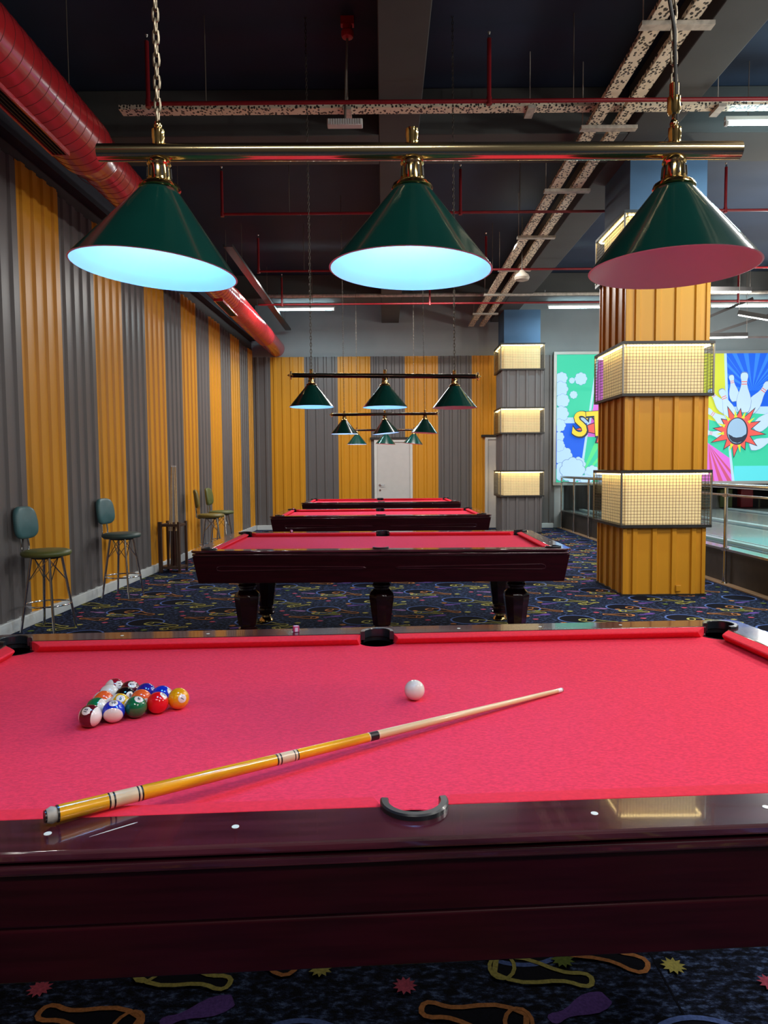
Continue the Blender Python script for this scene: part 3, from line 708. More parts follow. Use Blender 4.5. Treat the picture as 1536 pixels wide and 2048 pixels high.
# ------------------------------------------------------------------ billiard lamps
def chain_mb(p0, p1, link=.030, wire=.0032, n1=10, n2=6):
    p0, p1 = Vector(p0), Vector(p1); d = p1-p0; L = d.length; d.normalize()
    pitch = link-2*wire*1.1; n = int(L/pitch); M_ = MB()
    ax = Vector((1, 0, 0)); ax = (ax-d*ax.dot(d)).normalized(); ay = d.cross(ax)
    for i in range(n+1):
        c = p0+d*(i*L/n); s_ = ax if i % 2 else ay; hw = link*.20; hl = link/2-hw
        pts = []
        for k in range(n1):
            t = 2*PI*k/n1; px = hw*math.cos(t); pz = hw*math.sin(t)+(hl if math.sin(t) > 0.01 else (-hl if math.sin(t) < -.01 else 0)); pts.append(c+s_*px+d*pz)
        M_.tube(pts, wire, n2, closed=True)
    return M_
def bar_lamp(label, p0, p1, necks, on, tube_m, finial, chain_x, tops, near, tilts=(0, 0, 0), bar_r=.0195, sr=.189, sh=.182):
    """p0,p1 = bar ends; necks = x positions"""
    p0, p1 = Vector(p0), Vector(p1); c = (p0+p1)/2; root = thing('billiard_lamp', label, 'lamp', (c.x, c.y, c.z), 0, 'green shaded lamp bars over the pool tables')
    q0, q1 = p0-c, p1-c
    MB().tube([q0, q1], bar_r, 28).obj('bar', tube_m, root)
    if finial:
        for q, s_ in ((q0, -1), (q1, 1)):
            MB().lathe([(0, s_*.055), (.006, s_*.045), (.010, s_*.035), (.036, s_*.022), (.036, s_*.016), (.018, s_*.008), (.020, s_*.0)], 20, q, ax='x').obj('finial', BRASS, root)
    for i, x in enumerate(necks):
        f = (x-p0.x)/(p1.x-p0.x); bz = (p0.z+(p1.z-p0.z)*f)-c.z; lx = x-c.x
        # collar above
        MB().lathe([(.0135, bar_r-.006), (.0135, bar_r+.010), (.0145, bar_r+.012), (.0145, bar_r+.030), (.011, bar_r+.033), (.005, bar_r+.034)], 20, (lx, 0, bz)).obj('collar', BRASS, root)
        zt = bz-bar_r+.004
        nk = MB().lathe([(.020, zt), (.026, zt-.006), (.027, zt-.012), (.024, zt-.016), (.0255, zt-.022), (.027, zt-.040), (.0275, zt-.050)], 28, (lx, 0, 0))
        nk.lathe([(.0275, zt-.050), (.034, zt-.053), (.045, zt-.060), (.048, zt-.068), (.044, zt-.070)], 28, (lx, 0, 0))
        nk_o = nk.obj('lamp_neck', BRASS, root)
        sl = MB()
        for k in range(12):
            t = 2*PI*k/12; cx, cy = lx+.0268*math.cos(t), .0268*math.sin(t)
            sl.obox((cx-.0006*math.cos(t), cy-.0006*math.sin(t), zt-.022), (cx+.0008*math.cos(t), cy+.0008*math.sin(t), zt-.044), .0042, .003, upv=(math.cos(t), math.sin(t), 0))
        sl.obj('vent_slots', DARKSLOT, nk_o, smooth=0)
        zs = zt-.066; tl = tilts[i]
        pr = [(.040, zs), (sr, zs-sh), (sr+.003, zs-sh-.004), (sr-.001, zs-sh-.005), (sr-.006, zs-sh+.003), (.036, zs-.004), (.0, zs-.004)]
        pr = [(.0, zs+.001)]+pr
        sg = [0, 0, 0, 1, 1, 1, 1]
        b = MB().lathe(pr, 64, (lx, 0, 0), seg=sg)
        if tl:
            pv = Vector((lx, 0, zs)); b.xf(Matrix.Translation(pv) @ Matrix.Rotation(rad(tl), 4, 'Y') @ Matrix.Translation(-pv))
        b.obj('lamp_shade', [GREEN, WHITE_E], root, smooth=35)
        bb = MB().lathe([(0, zs-.082), (.020, zs-.078), (.029, zs-.062), (.029, zs-.048), (.018, zs-.028), (.013, zs-.012), (.013, zs-.005)], 12, (lx, 0, 0))
        bb.obj('bulb', BULB if on[i] else BULB_OFF, root)
    for x, tp in zip(chain_x, tops):
        f = (x-p0.x)/(p1.x-p0.x); bz = (p0.z+(p1.z-p0.z)*f)-c.z+bar_r+.034; lx = x-c.x
        top = Vector(tp)-c
        if near:
            MB().lathe([(.008, bz-.004), (.010, bz+.006), (.006, bz+.016), (.003, bz+.02)], 14, (lx, 0, 0)).obj('hook', BRASS, root)
            chain_mb((lx, 0, bz+.028), top, .031, .0029, 12, 7).obj('chain', CHAIN, root, fix=False)
        else:
            chain_mb((lx, 0, bz+.01), top, .034, .0028 if p0.y < 9 else .0022, 8, 5).obj('chain', CHAIN_D, root, fix=False)
    return root
L1 = bar_lamp('large brass lamp bar with three green shades above the foreground table', (-.649, 1.70, 2.147), (.825, 1.70, 2.141), (-.511, .071, .674), (1, 1, 0),
              BRASS_T, False, (-.511, .672), ((-.50, 1.70, ZC), (.615, 1.70, ZC)), True, (5, 1.5, 0), sr=.186)
# flex running down the right chain, and its clamp
MB().tube([(.585, 1.0-1.0, 3.0), (.565, .0, 1.5), (.553, .006, .9), (.548, .010, .55), (.560, -.006, .36), (.578, -.010, .26), (.585, -.008, .10), (.592, 0, .028)], .0042, 8).obj('flex', CABLE, L1)
MB().lathe([(.010, .075), (.015, .085), (.015, .115), (.011, .118), (.011, .145), (.006, .15)], 16, (.583, 0, 0)).obj('flex_coupling', BRASS, L1)
bar_lamp('lamp bar with three green shades over the second table, star finials', (-.765, 6.2, 2.212), (.79, 6.2, 2.190), (-.611, .017, .611), (1, 1, 0), BRONZE, True,
         (-.611, .611), ((-.62, 6.2, ZC), (.60, 6.2, ZC)), False)
bar_lamp('lamp bar with three green shades over the third table', (-.70, 10.1, 2.160), (.735, 10.1, 2.165), (-.543, .023, .582), (1, 1, 0), BRONZE, True,
         (-.543, .582), ((-.56, 10.1, ZC), (.54, 10.1, ZC)), False, (0, -5, 3))
bar_lamp('lamp bar with three green shades over the farthest table', (-.70, 13.8, 2.135), (.76, 13.8, 2.135), (-.505, .049, .585), (1, 0, 0), BRONZE, True,
         (-.505, .585), ((-.50, 13.8, ZC), (.585, 13.8, ZC)), False, (0, 3, 6))

# ------------------------------------------------------------------ red spiral duct
dr = thing('air_duct', 'long round red air duct running under the ceiling along the left wall', 'air duct', (-2.48, -3.9, 4.12))
DX = lambda yy: -2.475+.0045*(yy-5); DZ = lambda yy: 4.10+.004*(yy-5)
def dl(yy): return (DX(yy)+2.48, yy+3.9, DZ(yy)-4.12)
def duct_seg(y0, y1, r0, r1, n=40):
    m_ = MB(); vs = []; ps = [(y0, r0), (y1, r1)]
    for (yy, r) in ps:
        c = dl(yy)
        for j in range(n): t = 2*PI*j/n; vs.append((c[0]+r*math.cos(t), c[1], c[2]+r*math.sin(t)))
    m_.add(vs, [(j, (j+1) % n, n+(j+1) % n, n+j) for j in range(n)]+[tuple(range(n)), tuple(range(2*n-1, n-1, -1))]); return m_
duct_seg(-3.88, 6.15, .236, .236).obj('duct_body', DUCT, dr); duct_seg(6.15, 6.42, .236, .188).obj('reducer', DUCT, dr); duct_seg(6.42, 11.6, .188, .188).obj('duct_body', DUCT, dr)
# finely corrugated flexible section and smooth end
m_ = MB(); vs = []; n = 36; k = 0; yy = 11.6
while yy < 15.0:
    for (dy, r) in ((0, .186), (.02, .196), (.05, .196), (.07, .186)):
        c = dl(yy+dy)
        for j in range(n): t = 2*PI*j/n; vs.append((c[0]+r*math.cos(t), c[1], c[2]+r*math.sin(t)))
        k += 1
    yy += .10
m_.add(vs, [(i*n+j, i*n+(j+1) % n, (i+1)*n+(j+1) % n, (i+1)*n+j) for i in range(k-1) for j in range(n)]); m_.obj('flexible_section', DUCT, dr, smooth=50)
duct_seg(15.0, 16.59, .188, .188).obj('duct_body', DUCT, dr)
m_ = MB()
yy = 1.0; ang = 0
def seam_ring(yy, r, skew):
    pts = []
    for j in range(40):
        t = 2*PI*j/40; c = dl(yy+skew*math.cos(t)); pts.append((c[0]+r*math.cos(t), c[1], c[2]+r*math.sin(t)))
    m_.tube(pts, .0022, 5, closed=True)
while yy < 6.1: seam_ring(yy, .2365, .05); yy += .118
while yy < 11.5: seam_ring(yy, .1885 if yy > 6.45 else .215, .04); yy += .125
m_.obj('spiral_seam', SEAM, dr)
for (ya, yb, r) in ((4.0, 5.72, .236), (10.9, 12.0, .188)):
    cx, cz = dl((ya+yb)/2)[0], dl((ya+yb)/2)[2]-r; y0, y1 = ya+3.9, yb+3.9; hw = .070
    g = MB().box(cx-hw, cx-hw+.016, y0, y1, cz-.022, cz+.02).box(cx+hw-.016, cx+hw, y0, y1, cz-.022, cz+.02).box(cx-hw+.016, cx+hw-.016, y0, y0+.02, cz-.022, cz+.02).box(cx-hw+.016, cx+hw-.016, y1-.02, y1, cz-.022, cz+.02)
    go = g.obj('vent_grille', DUCT, dr, bevel=.002); go['label'] = 'rectangular slot vent'
    s_ = MB().box(cx-hw+.016, cx+hw-.016, y0+.02, y1-.02, cz-.008, cz+.01)
    s_.obj('vent_throat', DARKSLOT, go)
    s_ = MB()
    for q in (-.028, 0, .028): s_.box(cx+q-.003, cx+q+.003, y0+.02, y1-.02, cz-.020, cz-.008)
    s_.obj('vent_blades', BLACKM, go)
rods(dr, [((dl(yy)[0], dl(yy)[1], dl(yy)[2]+.18), (dl(yy)[0], dl(yy)[1], ZC-4.12-.001)) for yy in (3.6, 5.9, 8.9, 11.5, 14.2)])

# ------------------------------------------------------------------ sprinkler pipes
def sprinkler_line(label, yy, z, x0, x1, risers, r=.017, hangers=()):
    root = thing('sprinkler_pipe', label, 'sprinkler pipe', (x0, yy, z), 0, 'red sprinkler pipes under the ceiling')
    MB().tube([(0, 0, 0), (x1-x0, 0, 0)], r, 12).obj('pipe', PIPE_R, root)
    for x in risers:
        ri = MB().tube([(x-x0, 0, 0), (x-x0, 0, .50)], r*1.05, 12).lathe([(r*1.4, -.03), (r*1.4, .03)], 12, (x-x0, 0, 0)).obj('riser', PIPE_R, root)
        MB().lathe([(.008, .50), (.012, .515), (.006, .53), (.016, .55), (.014, .553), (0, .555)], 12, (x-x0, 0, 0)).obj('sprinkler_head', STEEL, ri)
    rods(root, [((x-x0, 0, r-.002), (x-x0, 0, ZC-z-.001)) for x in hangers], .0045)
sprinkler_line('nearest red sprinkler pipe, crossing above the large lamp bar', 6.17, 4.45, -1.94, 9.0, (-1.93, .90, 7.2), hangers=(-1.45, 1.60, 4.6))
sprinkler_line('second red sprinkler pipe back, passing behind the ochre column', 8.78, 4.45, -1.91, 9.0, (-1.90, .94, 4.10, 6.9), r=.016, hangers=(-1.1, 1.65))
sprinkler_line('third red sprinkler pipe back, crossing above the second lamp bar', 11.28, 4.45, -1.91, 9.0, (-1.90, 1.6, 4.6), hangers=(-1.2, 1.7))
sprinkler_line('farthest red sprinkler pipe, just before the rear beam', 13.55, 4.45, -2.3, 10.0, (-1.86, .88, 6.6), hangers=(-1.3, 1.9))

# ------------------------------------------------------------------ cable trays
def tray(nm, label, p0, p1, wd, brackets=(), rods=True):
    p0, p1 = Vector(p0), Vector(p1); root = thing(nm, label, 'cable tray', p0, 0, 'perforated cable trays under the ceiling')
    q = p1-p0; d = q.normalized(); a = d.cross(Vector((0, 0, 1))).normalized()
    m_ = MB().obox((0, 0, 0), q, wd, .004).obox(a*wd/2+Vector((0, 0, .018)), q+a*wd/2+Vector((0, 0, .018)), .004, .04).obox(-a*wd/2+Vector((0, 0, .018)), q-a*wd/2+Vector((0, 0, .018)), .004, .04)
    m_.obj('tray_channel', TRAY, root, smooth=0)
    return root, a
ta, _ = tray('cable_tray', 'left one of two perforated trays running away beside the right beam', (1.955, -3.5, 4.57), (1.99, 16.4, 4.57), .115)
tb, _ = tray('cable_tray', 'right one of two perforated trays running away beside the right beam', (2.175, -3.5, 4.57), (2.235, 16.4, 4.57), .105)
for yy in (3.8, 5.33, 6.89, 8.41, 10.07, 11.7, 13.36, 14.99):
    MB().obox((-.10, yy+3.5, -.020), (.42, yy+3.5, -.020), .075, .03).tube([(-.08, yy+3.5, 0), (-.08, yy+3.5, ZC-4.571)], .005, 6).obj('support_bracket', GALV, ta)
tc_, _ = tray('cable_tray', 'perforated tray crossing the hall from left to right above the lamp bar', (-2.35, 6.72, 4.645), (9.0, 6.72, 4.645), .12)
for x in (-.3, 1.35, 3.05, 4.1):
    MB().obox((x+2.35, -.10, -.020), (x+2.35, .10, -.020), .07, .03).tube([(x+2.35, 0, 0), (x+2.35, 0, ZC-4.646)], .005, 6).obj('support_bracket', GALV, tc_)
td, _ = tray('cable_tray', 'short dark tray beside the red duct near the back wall', (-2.14, 10.2, 4.50), (-2.11, 16.3, 4.50), .12)
td.children[0].data = td.children[0].data.copy(); td.children[0].data.materials[0] = BLACKM
rods(td, [((0, yy, 0), (0, yy, ZC-4.501)) for yy in (1.0, 3.4, 5.8)])
cp = thing('conduit_pipe', 'pale conduit pipe crossing in front of the rear beam', 'pipe', (-2.3, 13.95, 4.70))
MB().tube([(0, 0, 0), (12, 0, 0)], .035, 14).obj('pipe', GALV, cp)
for x in (.3, 3.1, 5.4, 8.2): MB().obox((x, 0, 0), (x, 0, .07), .02, .05).obj('clip', STEEL, cp)

# ------------------------------------------------------------------ fluorescent battens
def batten(label, x0, x1, yy, z, power, rod=True, tilt_=0):
    root = thing('fluorescent_light', label, 'ceiling light', ((x0+x1)/2, yy, z), 0, 'white tube lights'); L = x1-x0
    MB().box(-L/2, L/2, -.018, .018, .034, .07).box(-L/2, -L/2+.03, -.022, .022, -.012, .028).box(L/2-.03, L/2, -.022, .022, -.012, .028).obj('housing', BATTEN, root, bevel=.003)
    MB().tube([(-L/2+.03, 0, .006), (L/2-.03, 0, .006)], .015, 12).obj('tube', TUBE, root)
    rods(root, [((q, 0, .068), (q, 0, ZC-z-.001)) for q in (-L*.32, L*.32)])
    a_ = area('tube_light', ((x0+x1)/2, yy, z-.02), L-.1, .03, power, TUBE_COL); a_.visible_glossy = True
    return root
batten('tube light hanging before the back wall, left of the second lamp bar', -2.117, -.947, 14.6, 4.575, 34)
batten('tube light left of the ochre column, before the grey back wall', 3.30, 4.50, 14.6, 4.575, 34)
batten('nearest tube light, at the upper right edge of the view', 3.20, 4.40, 6.9, 4.58, 40)
batten('tube light far right beyond the ochre column', 6.55, 7.75, 14.6, 4.575, 30)
def linear(label, pts, grp=True):
    c = Vector(pts[0]); root = thing('linear_light', label, 'ceiling light', c, 0, 'slim linear lights over the lanes')
    for a, b in zip(pts[:-1], pts[1:]):
        a, b = Vector(a)-c, Vector(b)-c
        MB().obox(a+Vector((0, 0, .05)), b+Vector((0, 0, .05)), .07, .07).obj('housing', BLACKM, root)
        MB().obox(a+Vector((0, 0, .004)), b+Vector((0, 0, .004)), .05, .020).obj('diffuser', LEDW, root)
    p = Vector(pts[0])-c; q = Vector(pts[-1])-c
    rods(root, [(p+Vector((0, 0, .08)), (p.x, p.y, ZC-c.z-.001)), (q+Vector((0, 0, .08)), (q.x, q.y, ZC-c.z-.001))])
linear('upper straight slim light, right behind the ochre column', [(4.9, 11.5, 4.13), (6.287, 12.5, 4.36)])
linear('bent slim light over the lanes at the right edge', [(5.864, 12.0, 3.87), (6.17, 11.6, 3.70), (7.2, 12.3, 3.85)])
linear('lower straight slim light, right behind the ochre column', [(5.0, 12.6, 3.60), (6.645, 13.3, 3.74)])
tk = thing('lighting_track', 'thin black ceiling track slanting behind the bent slim light', 'lighting track', (5.6, 14.0, 3.95))
MB().obox((-.2, 0, -.05), (1.5, 0, .65), .03, .05).obox((.6, .1, -.05), (2.5, .1, .55), .03, .05).obox((-.3, .05, -.08), (4, .05, -.08), .03, .04).obj('track_bar', BLACKM, tk)
rods(tk, [((x, .05, z_), (x, .05, ZC-3.951)) for x, z_ in ((0, .05), (1.4, .62), (2.2, .45), (3.4, -.06))])
pd = thing('pendant_dish', 'shallow red dish pendant at the right edge over the lanes', 'pendant', (7.75, 13.6, 3.98))
MB().lathe([(0, .10), (.10, .09), (.38, .02), (.45, 0), (.42, -.004), (0, .05)], 32).obj('dish', PIPE_R, pd)
MB().tube([(0, 0, .09), (0, 0, ZC-3.981)], .006, 6).obj('hanger_rod', ROD, pd)

# emergency lamp, bell, ceiling speaker
el = thing('emergency_light', 'small white ribbed emergency light hanging from a thin rod', 'emergency light', (-.305, 6.3, 4.33))
b_ = MB().box(-.15, .15, -.04, .04, -.018, .035)
b_.obj('housing', WHITE_P, el, bevel=.006)
r_ = MB()
for i in range(14): r_.box(-.14+i*.0205, -.130+i*.0205, -.046, -.04, -.014, .030)
r_.obj('louvre', BATTEN, el)
MB().tube([(0, 0, .034), (.012, -.01, .35), (.03, -.08, .66)], .010, 8).obj('rod', ROD, el)
al = thing('fire_detector', 'round red fire detector high up on a grey rod', 'fire detector', (-.272, 6.21, 4.985))
MB().lathe([(0, 0), (.045, .005), (.052, .02), (.052, .05), (.040, .06), (.040, .10)], 24).box(-.055, .055, -.03, .03, .10, .164).obj('detector_body', mat('bright_red_plastic', (.45, .01, .015), .35), al)
sp = thing('ceiling_speaker', 'round cream speaker hanging below the right hand beam', 'speaker', (2.10, 11.0, 4.26))
MB().lathe([(0, -.05), (.10, -.045), (.115, -.01), (.10, .03), (.05, .07), (.03, .10)], 28).obj('speaker_body', mat('cream_plastic', (.55, .50, .42), .5), sp)
MB().lathe([(0, -.053), (.085, -.050), (.085, -.045)], 24).obj('speaker_grille', GALV, sp)
MB().tube([(0, 0, .09), (0, 0, ZC-4.261)], .008, 8).obj('rod', ROD, sp)

# ------------------------------------------------------------------ bar stools
def stool(label, loc, rz, seat_m, back_m, leg_phase=45):
    root = thing('bar_stool', label, 'bar stool', (*loc, 0), rz, 'vinyl bar stools along the striped wall'); H = .70
    MB().lathe([(0, H-.035), (.15, H-.037), (.195, H-.03), (.208, H-.012), (.205, H+.008), (.17, H+.022), (.08, H+.028), (0, H+.029)], 40).obj('seat', seat_m, root, smooth=60)
    MB().lathe([(.0, H-.055), (.12, H-.053), (.13, H-.036), (0, H-.034)], 24).obj('seat_plate', BLACKM, root)
    fx = []
    for k in range(4):
        t = rad(leg_phase)+PI/2*k; c, s_ = math.cos(t), math.sin(t)
        MB().tube([(.125*c, .125*s_, H-.045), (.225*c, .225*s_, .012)], .0115, 12).lathe([(.014, .0), (.014, .014)], 12, (.2255*c, .2255*s_, 0)).obj('leg', CHROME, root); fx.append((c, s_))
    rr = .125+(.225-.125)*((H-.045-.24)/(H-.057))
    MB().tube([(rr*math.cos(2*PI*j/40), rr*math.sin(2*PI*j/40), .24) for j in range(40)], .0075, 8, closed=True).obj('foot_ring', CHROME, root)
    br = MB()
    for k in range(4):
        (c, s_), (c2, s2) = fx[k], fx[(k+1) % 4]; z1, z2 = H-.05, .44; ra = .128; rb_ = .125+.100*((H-.045-z2)/(H-.057))
        br.tube([(ra*c*.75, ra*s_*.75, z1), (rb_*c2, rb_*s2, z2)], .004, 6).tube([(ra*c2*.75, ra*s2*.75, z1), (rb_*c, rb_*s_, z2)], .004, 6)
    br.obj('brace_wires', CHROME, root)
    # back: rounded pad on two bent rods, behind the seat (-y side)
    bm_ = MB(); W, Hh = .135, .145; pts = []; n = 36
    for j in range(n):
        t = 2*PI*j/n; ex = .55; cx = math.copysign(abs(math.cos(t))**ex, math.cos(t)); cz = math.copysign(abs(math.sin(t))**ex, math.sin(t))
        wv = W*(1-.10*(cz > 0)*cz); pts.append((wv*cx, Hh*cz))
    rings = [(0.80, -.026), (.95, -.020), (1.0, -.006), (1.0, .006), (.95, .020), (.80, .028)]
    vs = []
    for (sc_, dy) in rings:
        for (px, pz) in pts: vs.append((px*sc_, dy-.06*(1-(px/W)**2)*.35+.0, pz*sc_))
    o0 = len(vs); k = len(rings)
    fs = [(i*n+j, i*n+(j+1) % n, (i+1)*n+(j+1) % n, (i+1)*n+j) for i in range(k-1) for j in range(n)]
    vs.append((0, rings[0][1]-.022, 0)); fs += [(j, o0, (j+1) % n) for j in range(n)]
    vs.append((0, rings[-1][1]-.020, 0)); fs += [((k-1)*n+j, (k-1)*n+(j+1) % n, o0+1) for j in range(n)]
    bm_.add(vs, fs); bm_.xf(Matrix.Translation((0, -.205, H+.26)) @ Matrix.Rotation(rad(6), 4, 'X'))
    bm_.obj('backrest', back_m, root, smooth=70)
    rd = MB()
    for s_ in (-.045, .045): rd.tube([(s_*.8, -.05, H-.045), (s_, -.19, H-.046), (s_, -.222, H-.025), (s_, -.220, H+.05), (s_*.9, -.232, H+.17)], .0085, 8)
    rd.obj('back_rods', CHROME, root)
    return root
# facing into the hall: stool +y is front
st1 = stool('bar stool nearest the camera, olive green seat and teal back', (-2.982, 6.31), rad(-105), OLIVE, TEAL, 140)
st2 = stool('bar stool with both seat and back in dark teal', (-2.915, 7.95), rad(-108), TEALD, TEAL, 143)
st3 = stool('mustard coloured bar stool, first of the far pair behind the cue rack', (-2.70, 11.2), rad(-78), OLIVE2, OLIVE2)
st4 = stool('olive green bar stool, rear one of the far pair', (-2.72, 12.0), rad(-98), OLIVE, OLIVE)

# ------------------------------------------------------------------ cue rack
rk = thing('cue_rack', 'dark wooden floor rack holding cues against the striped wall', 'cue rack', (-2.93, 9.93, 0), rad(-8))
m_ = MB()
for (x, yy, w_) in ((-.13, -.12, .026), (.14, -.12, .016), (-.13, .12, .016), (.14, .12, .016)): MB().box(x-w_, x+w_, yy-.016, yy+.016, 0, .70).obj('post', WALNUT, rk, bevel=.003)
MB().box(-.15, .155, -.13, .13, .05, .085).obj('base_shelf', WALNUT, rk, bevel=.003)
MB().box(-.13, .14, -.13, -.10, .635, .67).box(-.13, .14, .10, .13, .635, .67).box(-.14, -.11, -.10, .10, .635, .67).box(.12, .15, -.10, .10, .635, .67).obj('top_rail', WALNUT, rk, bevel=.003)
def rack_cue(lab, x, yy, tx, ty):
    base = rk.matrix_basis @ Vector((x, yy, .0855)); top = rk.matrix_basis @ Vector((tx, ty, 1.47))
    o = thing('pool_cue', lab, 'cue', base, 0, 'cues standing in the floor rack'); v = top-base
    MB().tube([(0, 0, .001), v*.35], [.0145, .0115], 14).obj('butt', WALNUT, o)
    MB().tube([v*.35, v*.985], [.0115, .0065], 12).obj('shaft', SHAFTW, o)
    MB().tube([v*.985, v], .0065, 10).obj('tip', WHITE_E, o)
for x, yy, tx, ty in ((-.05, -.06, .005, .0), (.0, -.07, .02, -.01), (.08, -.06, .04, .0), (.05, .05, .055, .02)):
    rack_cue('thin cue standing upright in the wooden floor rack', x, yy, tx, ty)
tp = thing('cue_tube', 'thick dark upright stick inside the wooden floor rack', 'stick', rk.matrix_basis @ Vector((.005, .02, .0855)))
MB().tube([(0, 0, 0), (0, 0, .52), (0, 0, .60)], [.034, .034, .024], 16).obj('body', mat('oxblood_wood', (.05, .014, .010), .3), tp)

# ------------------------------------------------------------------ glass railing
rl = thing('glass_railing', 'steel and glass railing between the carpet and the bowling lanes', 'railing', (4.05, 0, 0))
posts = [16.38, 15.3, 14.2, 13.1, 11.95, 10.8, 9.65, 8.5, 7.35, 6.2, 5.05, 3.9]
for yy in posts:
    MB().tube([(0, yy, .0125), (0, yy, 1.15)], .021, 16).lathe([(.034, .0125), (.030, .03)], 16, (0, yy, 0)).obj('post', STEEL, rl)
MB().tube([(0, 3.5, 1.175), (0, 16.40, 1.175)], .028, 18).obj('handrail', STEEL, rl)
for a, b in zip(posts[1:], posts[:-1]):
    g = MB().box(-.005, .005, a+.06, b-.06, .43, 1.065).obj('glass_panel', GLASS, rl)
    MB().box(-.012, .012, a+.02, b-.02, 1.055, 1.075).box(-.012, .012, a+.02, b-.02, .405, .43).obj('glass_edge_rail', STEEL, g)
    cl = MB()
    for z_ in (.42, 1.06):
        for q in (a+.03, b-.03): cl.box(-.018, .018, q-.025, q+.025, z_-.02, z_+.02)
    cl.obj('clamp', STEEL, g)

# ------------------------------------------------------------------ lit mural above the lanes
MX0, MZ1, K = 3.955, 3.945, .01159    # top-left corner and metres per unit of the layout grid
MWD, MHT = 640, 250
sign = thing('lit_mural', 'large backlit comic style bowling mural on the back wall above the lanes', 'lit mural', (MX0, 16.52, MZ1))
fw_ = .07
MB().box(-fw_, MWD*K+fw_, -.02, .07, 0, fw_).box(-fw_, MWD*K+fw_, -.02, .07, -MHT*K-fw_, -MHT*K).box(-fw_, 0, -.02, .07, -MHT*K, 0).box(MWD*K, MWD*K+fw_, -.02, .07, -MHT*K, 0).obj('frame', ALU, sign, bevel=.005)
acol = dict(teal=(56, 200, 160), mag=(214, 110, 214), blue=(22, 96, 226), yel=(206, 214, 60), cyan=(90, 215, 225), ray=(90, 220, 140), cloud=(178, 214, 245), line=(110, 140, 180), ink=(40, 50, 70),
            red=(232, 92, 84), gold=(238, 208, 60), pink=(236, 96, 150), ball=(150, 185, 215), pinw=(186, 214, 240), pale=(150, 205, 235), raypink=(196, 84, 120), rayblue=(50, 130, 240), band=(214, 50, 90))
an = list(acol); AM = [emit('mural_'+k, srgb(*acol[k]), .95) for k in an]
art = MB(); layer = [0]
def A(pts, col, lift=None):
    layer[0] += 1; yy = -.0005-(lift if lift is not None else layer[0])*.00025
    art.sheet([(max(0, min(MWD, u))*K, yy, -max(0, min(MHT, v))*K) for u, v in pts], an.index(col))
def cr_px(x, y_): return ((x/3.523)-13, (y_/3.523)-21)   # grid
def AP(pts, col): A([cr_px(*p) for p in pts], col)
art.box(0, MWD*K, .0, .06, -MHT*K, 0, an.index('teal'))
AP([(335, 70), (300, 440), (240, 640), (1105, 640), (1105, 70)], 'mag')
AP([(110, 540), (268, 540), (262, 640), (232, 860), (40, 860), (40, 560)], 'blue')
AP([(262, 640), (232, 860), (215, 960), (700, 960), (760, 640)], 'teal')
for a0 in range(0, 5): AP([(200, 1150), (330+a0*120, 640), (380+a0*120, 640)], 'ray')
AP([(100, 505), (290, 505), (285, 545), (100, 545)], 'cloud'); AP([(325, 70), (340, 70), (232, 860), (218, 960), (200, 960), (216, 860)], 'cloud')
# right part
AP([(1040, 40), (1200, 40), (1228, 560), (1000, 500)], 'yel')
AP([(1205, 40), (2300, 40), (2300, 440), (1440, 440), (1225, 480)], 'blue')
for i in range(16):
    t = -PI+PI*(i+.2)/16*1.0; t2 = t+.08; cxx, cyy = 1400, 330
    q = [(cxx, cyy), (cxx+420*math.cos(t), cyy+min(420*math.sin(t), 100)), (cxx+420*math.cos(t2), cyy+min(420*math.sin(t2), 100))]
    q = [(max(1212, x), max(70, y_)) for x, y_ in q]; AP(q, 'rayblue')
AP([(1200, 40), (1217, 40), (1240, 480), (1222, 480)], 'cloud')
AP([(1000, 620), (1260, 800), (1280, 965), (900, 965)], 'mag')
for i in range(4): AP([(1105, 700), (1120+i*60, 965), (1150+i*60, 965)], 'raypink')
AP([(1225, 440), (2300, 440), (2300, 620), (1300, 620)], 'teal'); AP([(1250, 600), (2300, 600), (2300, 965), (1285, 965)], 'teal'); AP([(1285, 850), (2300, 850), (2300, 965), (1285, 965)], 'cyan')
AP([(1240, 700), (1256, 700), (1290, 965), (1272, 965)], 'cloud')
AP([(1240, 440), (1600, 440), (1900, 600), (1560, 500), (1240, 470)], 'cloud')
def blob(cx, cy, rx, ry, col, n=26): AP([(cx+rx*math.cos(2*PI*i/n), cy+ry*math.sin(2*PI*i/n)) for i in range(n)], col)
def puff(cx, cy, r):
    k = 8
    for i in range(k): blob(cx+r*.66*math.cos(2*PI*i/k), cy+r*.66*math.sin(2*PI*i/k), r*.42, r*.42, 'line', 14)
    for i in range(k): blob(cx+r*.66*math.cos(2*PI*i/k), cy+r*.66*math.sin(2*PI*i/k), r*.38, r*.38, 'cloud', 14)
    blob(cx, cy, r*.72, r*.72, 'cloud')
for (cx, cy, r) in ((212, 240, 42), (150, 252, 20), (162, 350, 26), (78, 235, 40), (70, 310, 52), (85, 390, 46), (75, 480, 52), (62, 560, 44), (60, 640, 36), (90, 770, 62), (60, 700, 40),
                    (70, 880, 60), (195, 830, 50), (155, 870, 85), (290, 890, 50), (370, 930, 40), (250, 940, 40)): puff(cx, cy, r)
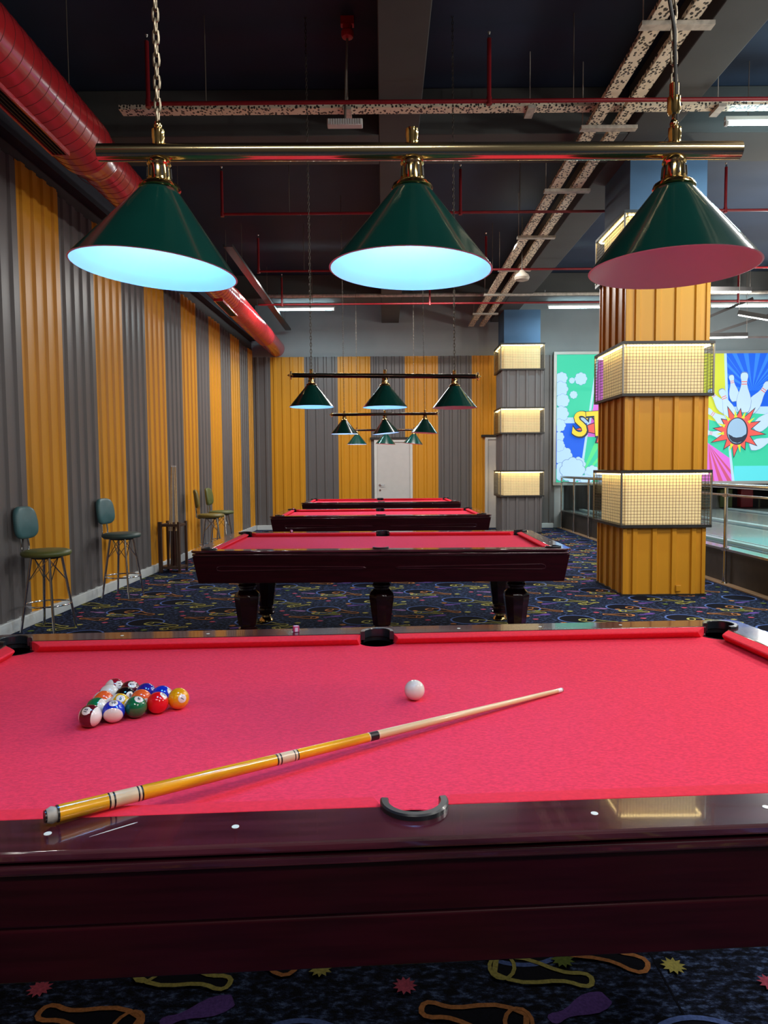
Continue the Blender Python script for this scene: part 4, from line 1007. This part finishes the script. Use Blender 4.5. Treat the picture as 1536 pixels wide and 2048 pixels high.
# burst behind lettering
def burst(cx, cy, r0, r1, n, col, ph=0, sx=1., sy=1., vary=.35):
    pts = []
    for i in range(2*n):
        r = r1*(1-vary*((i*37 % 10)/10)) if i % 2 == 0 else r0; t = ph+PI*i/n; pts.append((cx+sx*r*math.cos(t), cy+sy*r*math.sin(t)))
    AP(pts, col)
burst(560, 570, 190, 300, 11, 'ink', .2, 1.35, .8); burst(560, 570, 180, 284, 11, 'red', .2, 1.35, .8)
x0 = 208
for i, ch in enumerate('STRIKE'):
    V1, F1 = text_mesh(ch, 290, 0); V2, F2 = V1, F1
    cx_, cy_, rot = x0+i*118, 565-i*10+(i % 2)*8, rad((-8, 4, -4, 5, -3, 6)[i])
    for (Vv, Ff, col, dxy, off) in ((None, None, 'ink', (0, 0), 13), (None, None, 'gold', (-4, -4), 5)):
        Vv, Ff = text_mesh(ch, 235, off)
        layer[0] += 2; yy = -.0005-layer[0]*.00025
        q = []
        for (px, py, pz) in Vv:
            X_ = cx_+dxy[0]+math.cos(rot)*px-math.sin(rot)*py; Y_ = cy_+dxy[1]-(math.sin(rot)*px+math.cos(rot)*py)
            u_, v_ = cr_px(X_, Y_); q.append((u_*K, yy, -v_*K))
        art.add(q, Ff, an.index(col))
def mpin(cx, cy, ang, L):
    def P_(L_, dx=0): return [(cx+(y_+0), cy-(x)) for x, y_ in []]
    for col, s_ in (('line', 1.05), ('pinw', 1.0)):
        p = pin_path(0, 0, rad(90), L*s_); c, sn = math.cos(rad(ang)), math.sin(rad(ang))
        AP([(cx+c*x-sn*(-y_), cy+sn*x+c*(-y_)) for x, y_ in p], col)
    for d_ in (.20, .26):
        c, sn = math.cos(rad(ang)), math.sin(rad(ang)); b_ = [(-.07*L, -d_*L), (.07*L, -d_*L), (.07*L, -(d_+.02)*L), (-.07*L, -(d_+.02)*L)]
        AP([(cx+c*x-sn*y_, cy+sn*x+c*y_) for x, y_ in b_], 'red')
for (cx, cy, a_, L) in ((1150, 400, -38, 190), (1160, 520, -55, 210), (1255, 315, -10, 180), (1215, 430, -22, 230), (1430, 380, 35, 250), (1500, 520, 48, 240), (1330, 345, 0, 270), (1475, 685, 70, 200), (1620, 600, 62, 200), (1150, 630, -80, 180)): mpin(cx, cy, a_, L)
burst(1290, 610, 98, 205, 12, 'ink', .12, 1, 1.0); burst(1290, 610, 90, 188, 12, 'red', .12, 1, 1.0)
for i in (3, 5, 6, 7, 8, 9, 10, 14, 17, 19):
    t = .12+2*PI*i/12+.26; 
    AP([(1290+95*math.cos(t-.12), 610+95*math.sin(t-.12)), (1290+150*math.cos(t), 610+150*math.sin(t)), (1290+95*math.cos(t+.12), 610+95*math.sin(t+.12))], 'yel')
blob(1288, 610, 74, 94, 'ink', 40); blob(1286, 608, 66, 86, 'ball', 40)
AP([(1226, 628), (1245, 640), (1280, 655), (1320, 650), (1350, 630), (1344, 655), (1325, 680), (1290, 693), (1255, 682), (1235, 660)], 'ink'); blob(1270, 640, 17, 12, 'ball')
art.obj('mural_panel', AM, sign, smooth=0, fix=False)
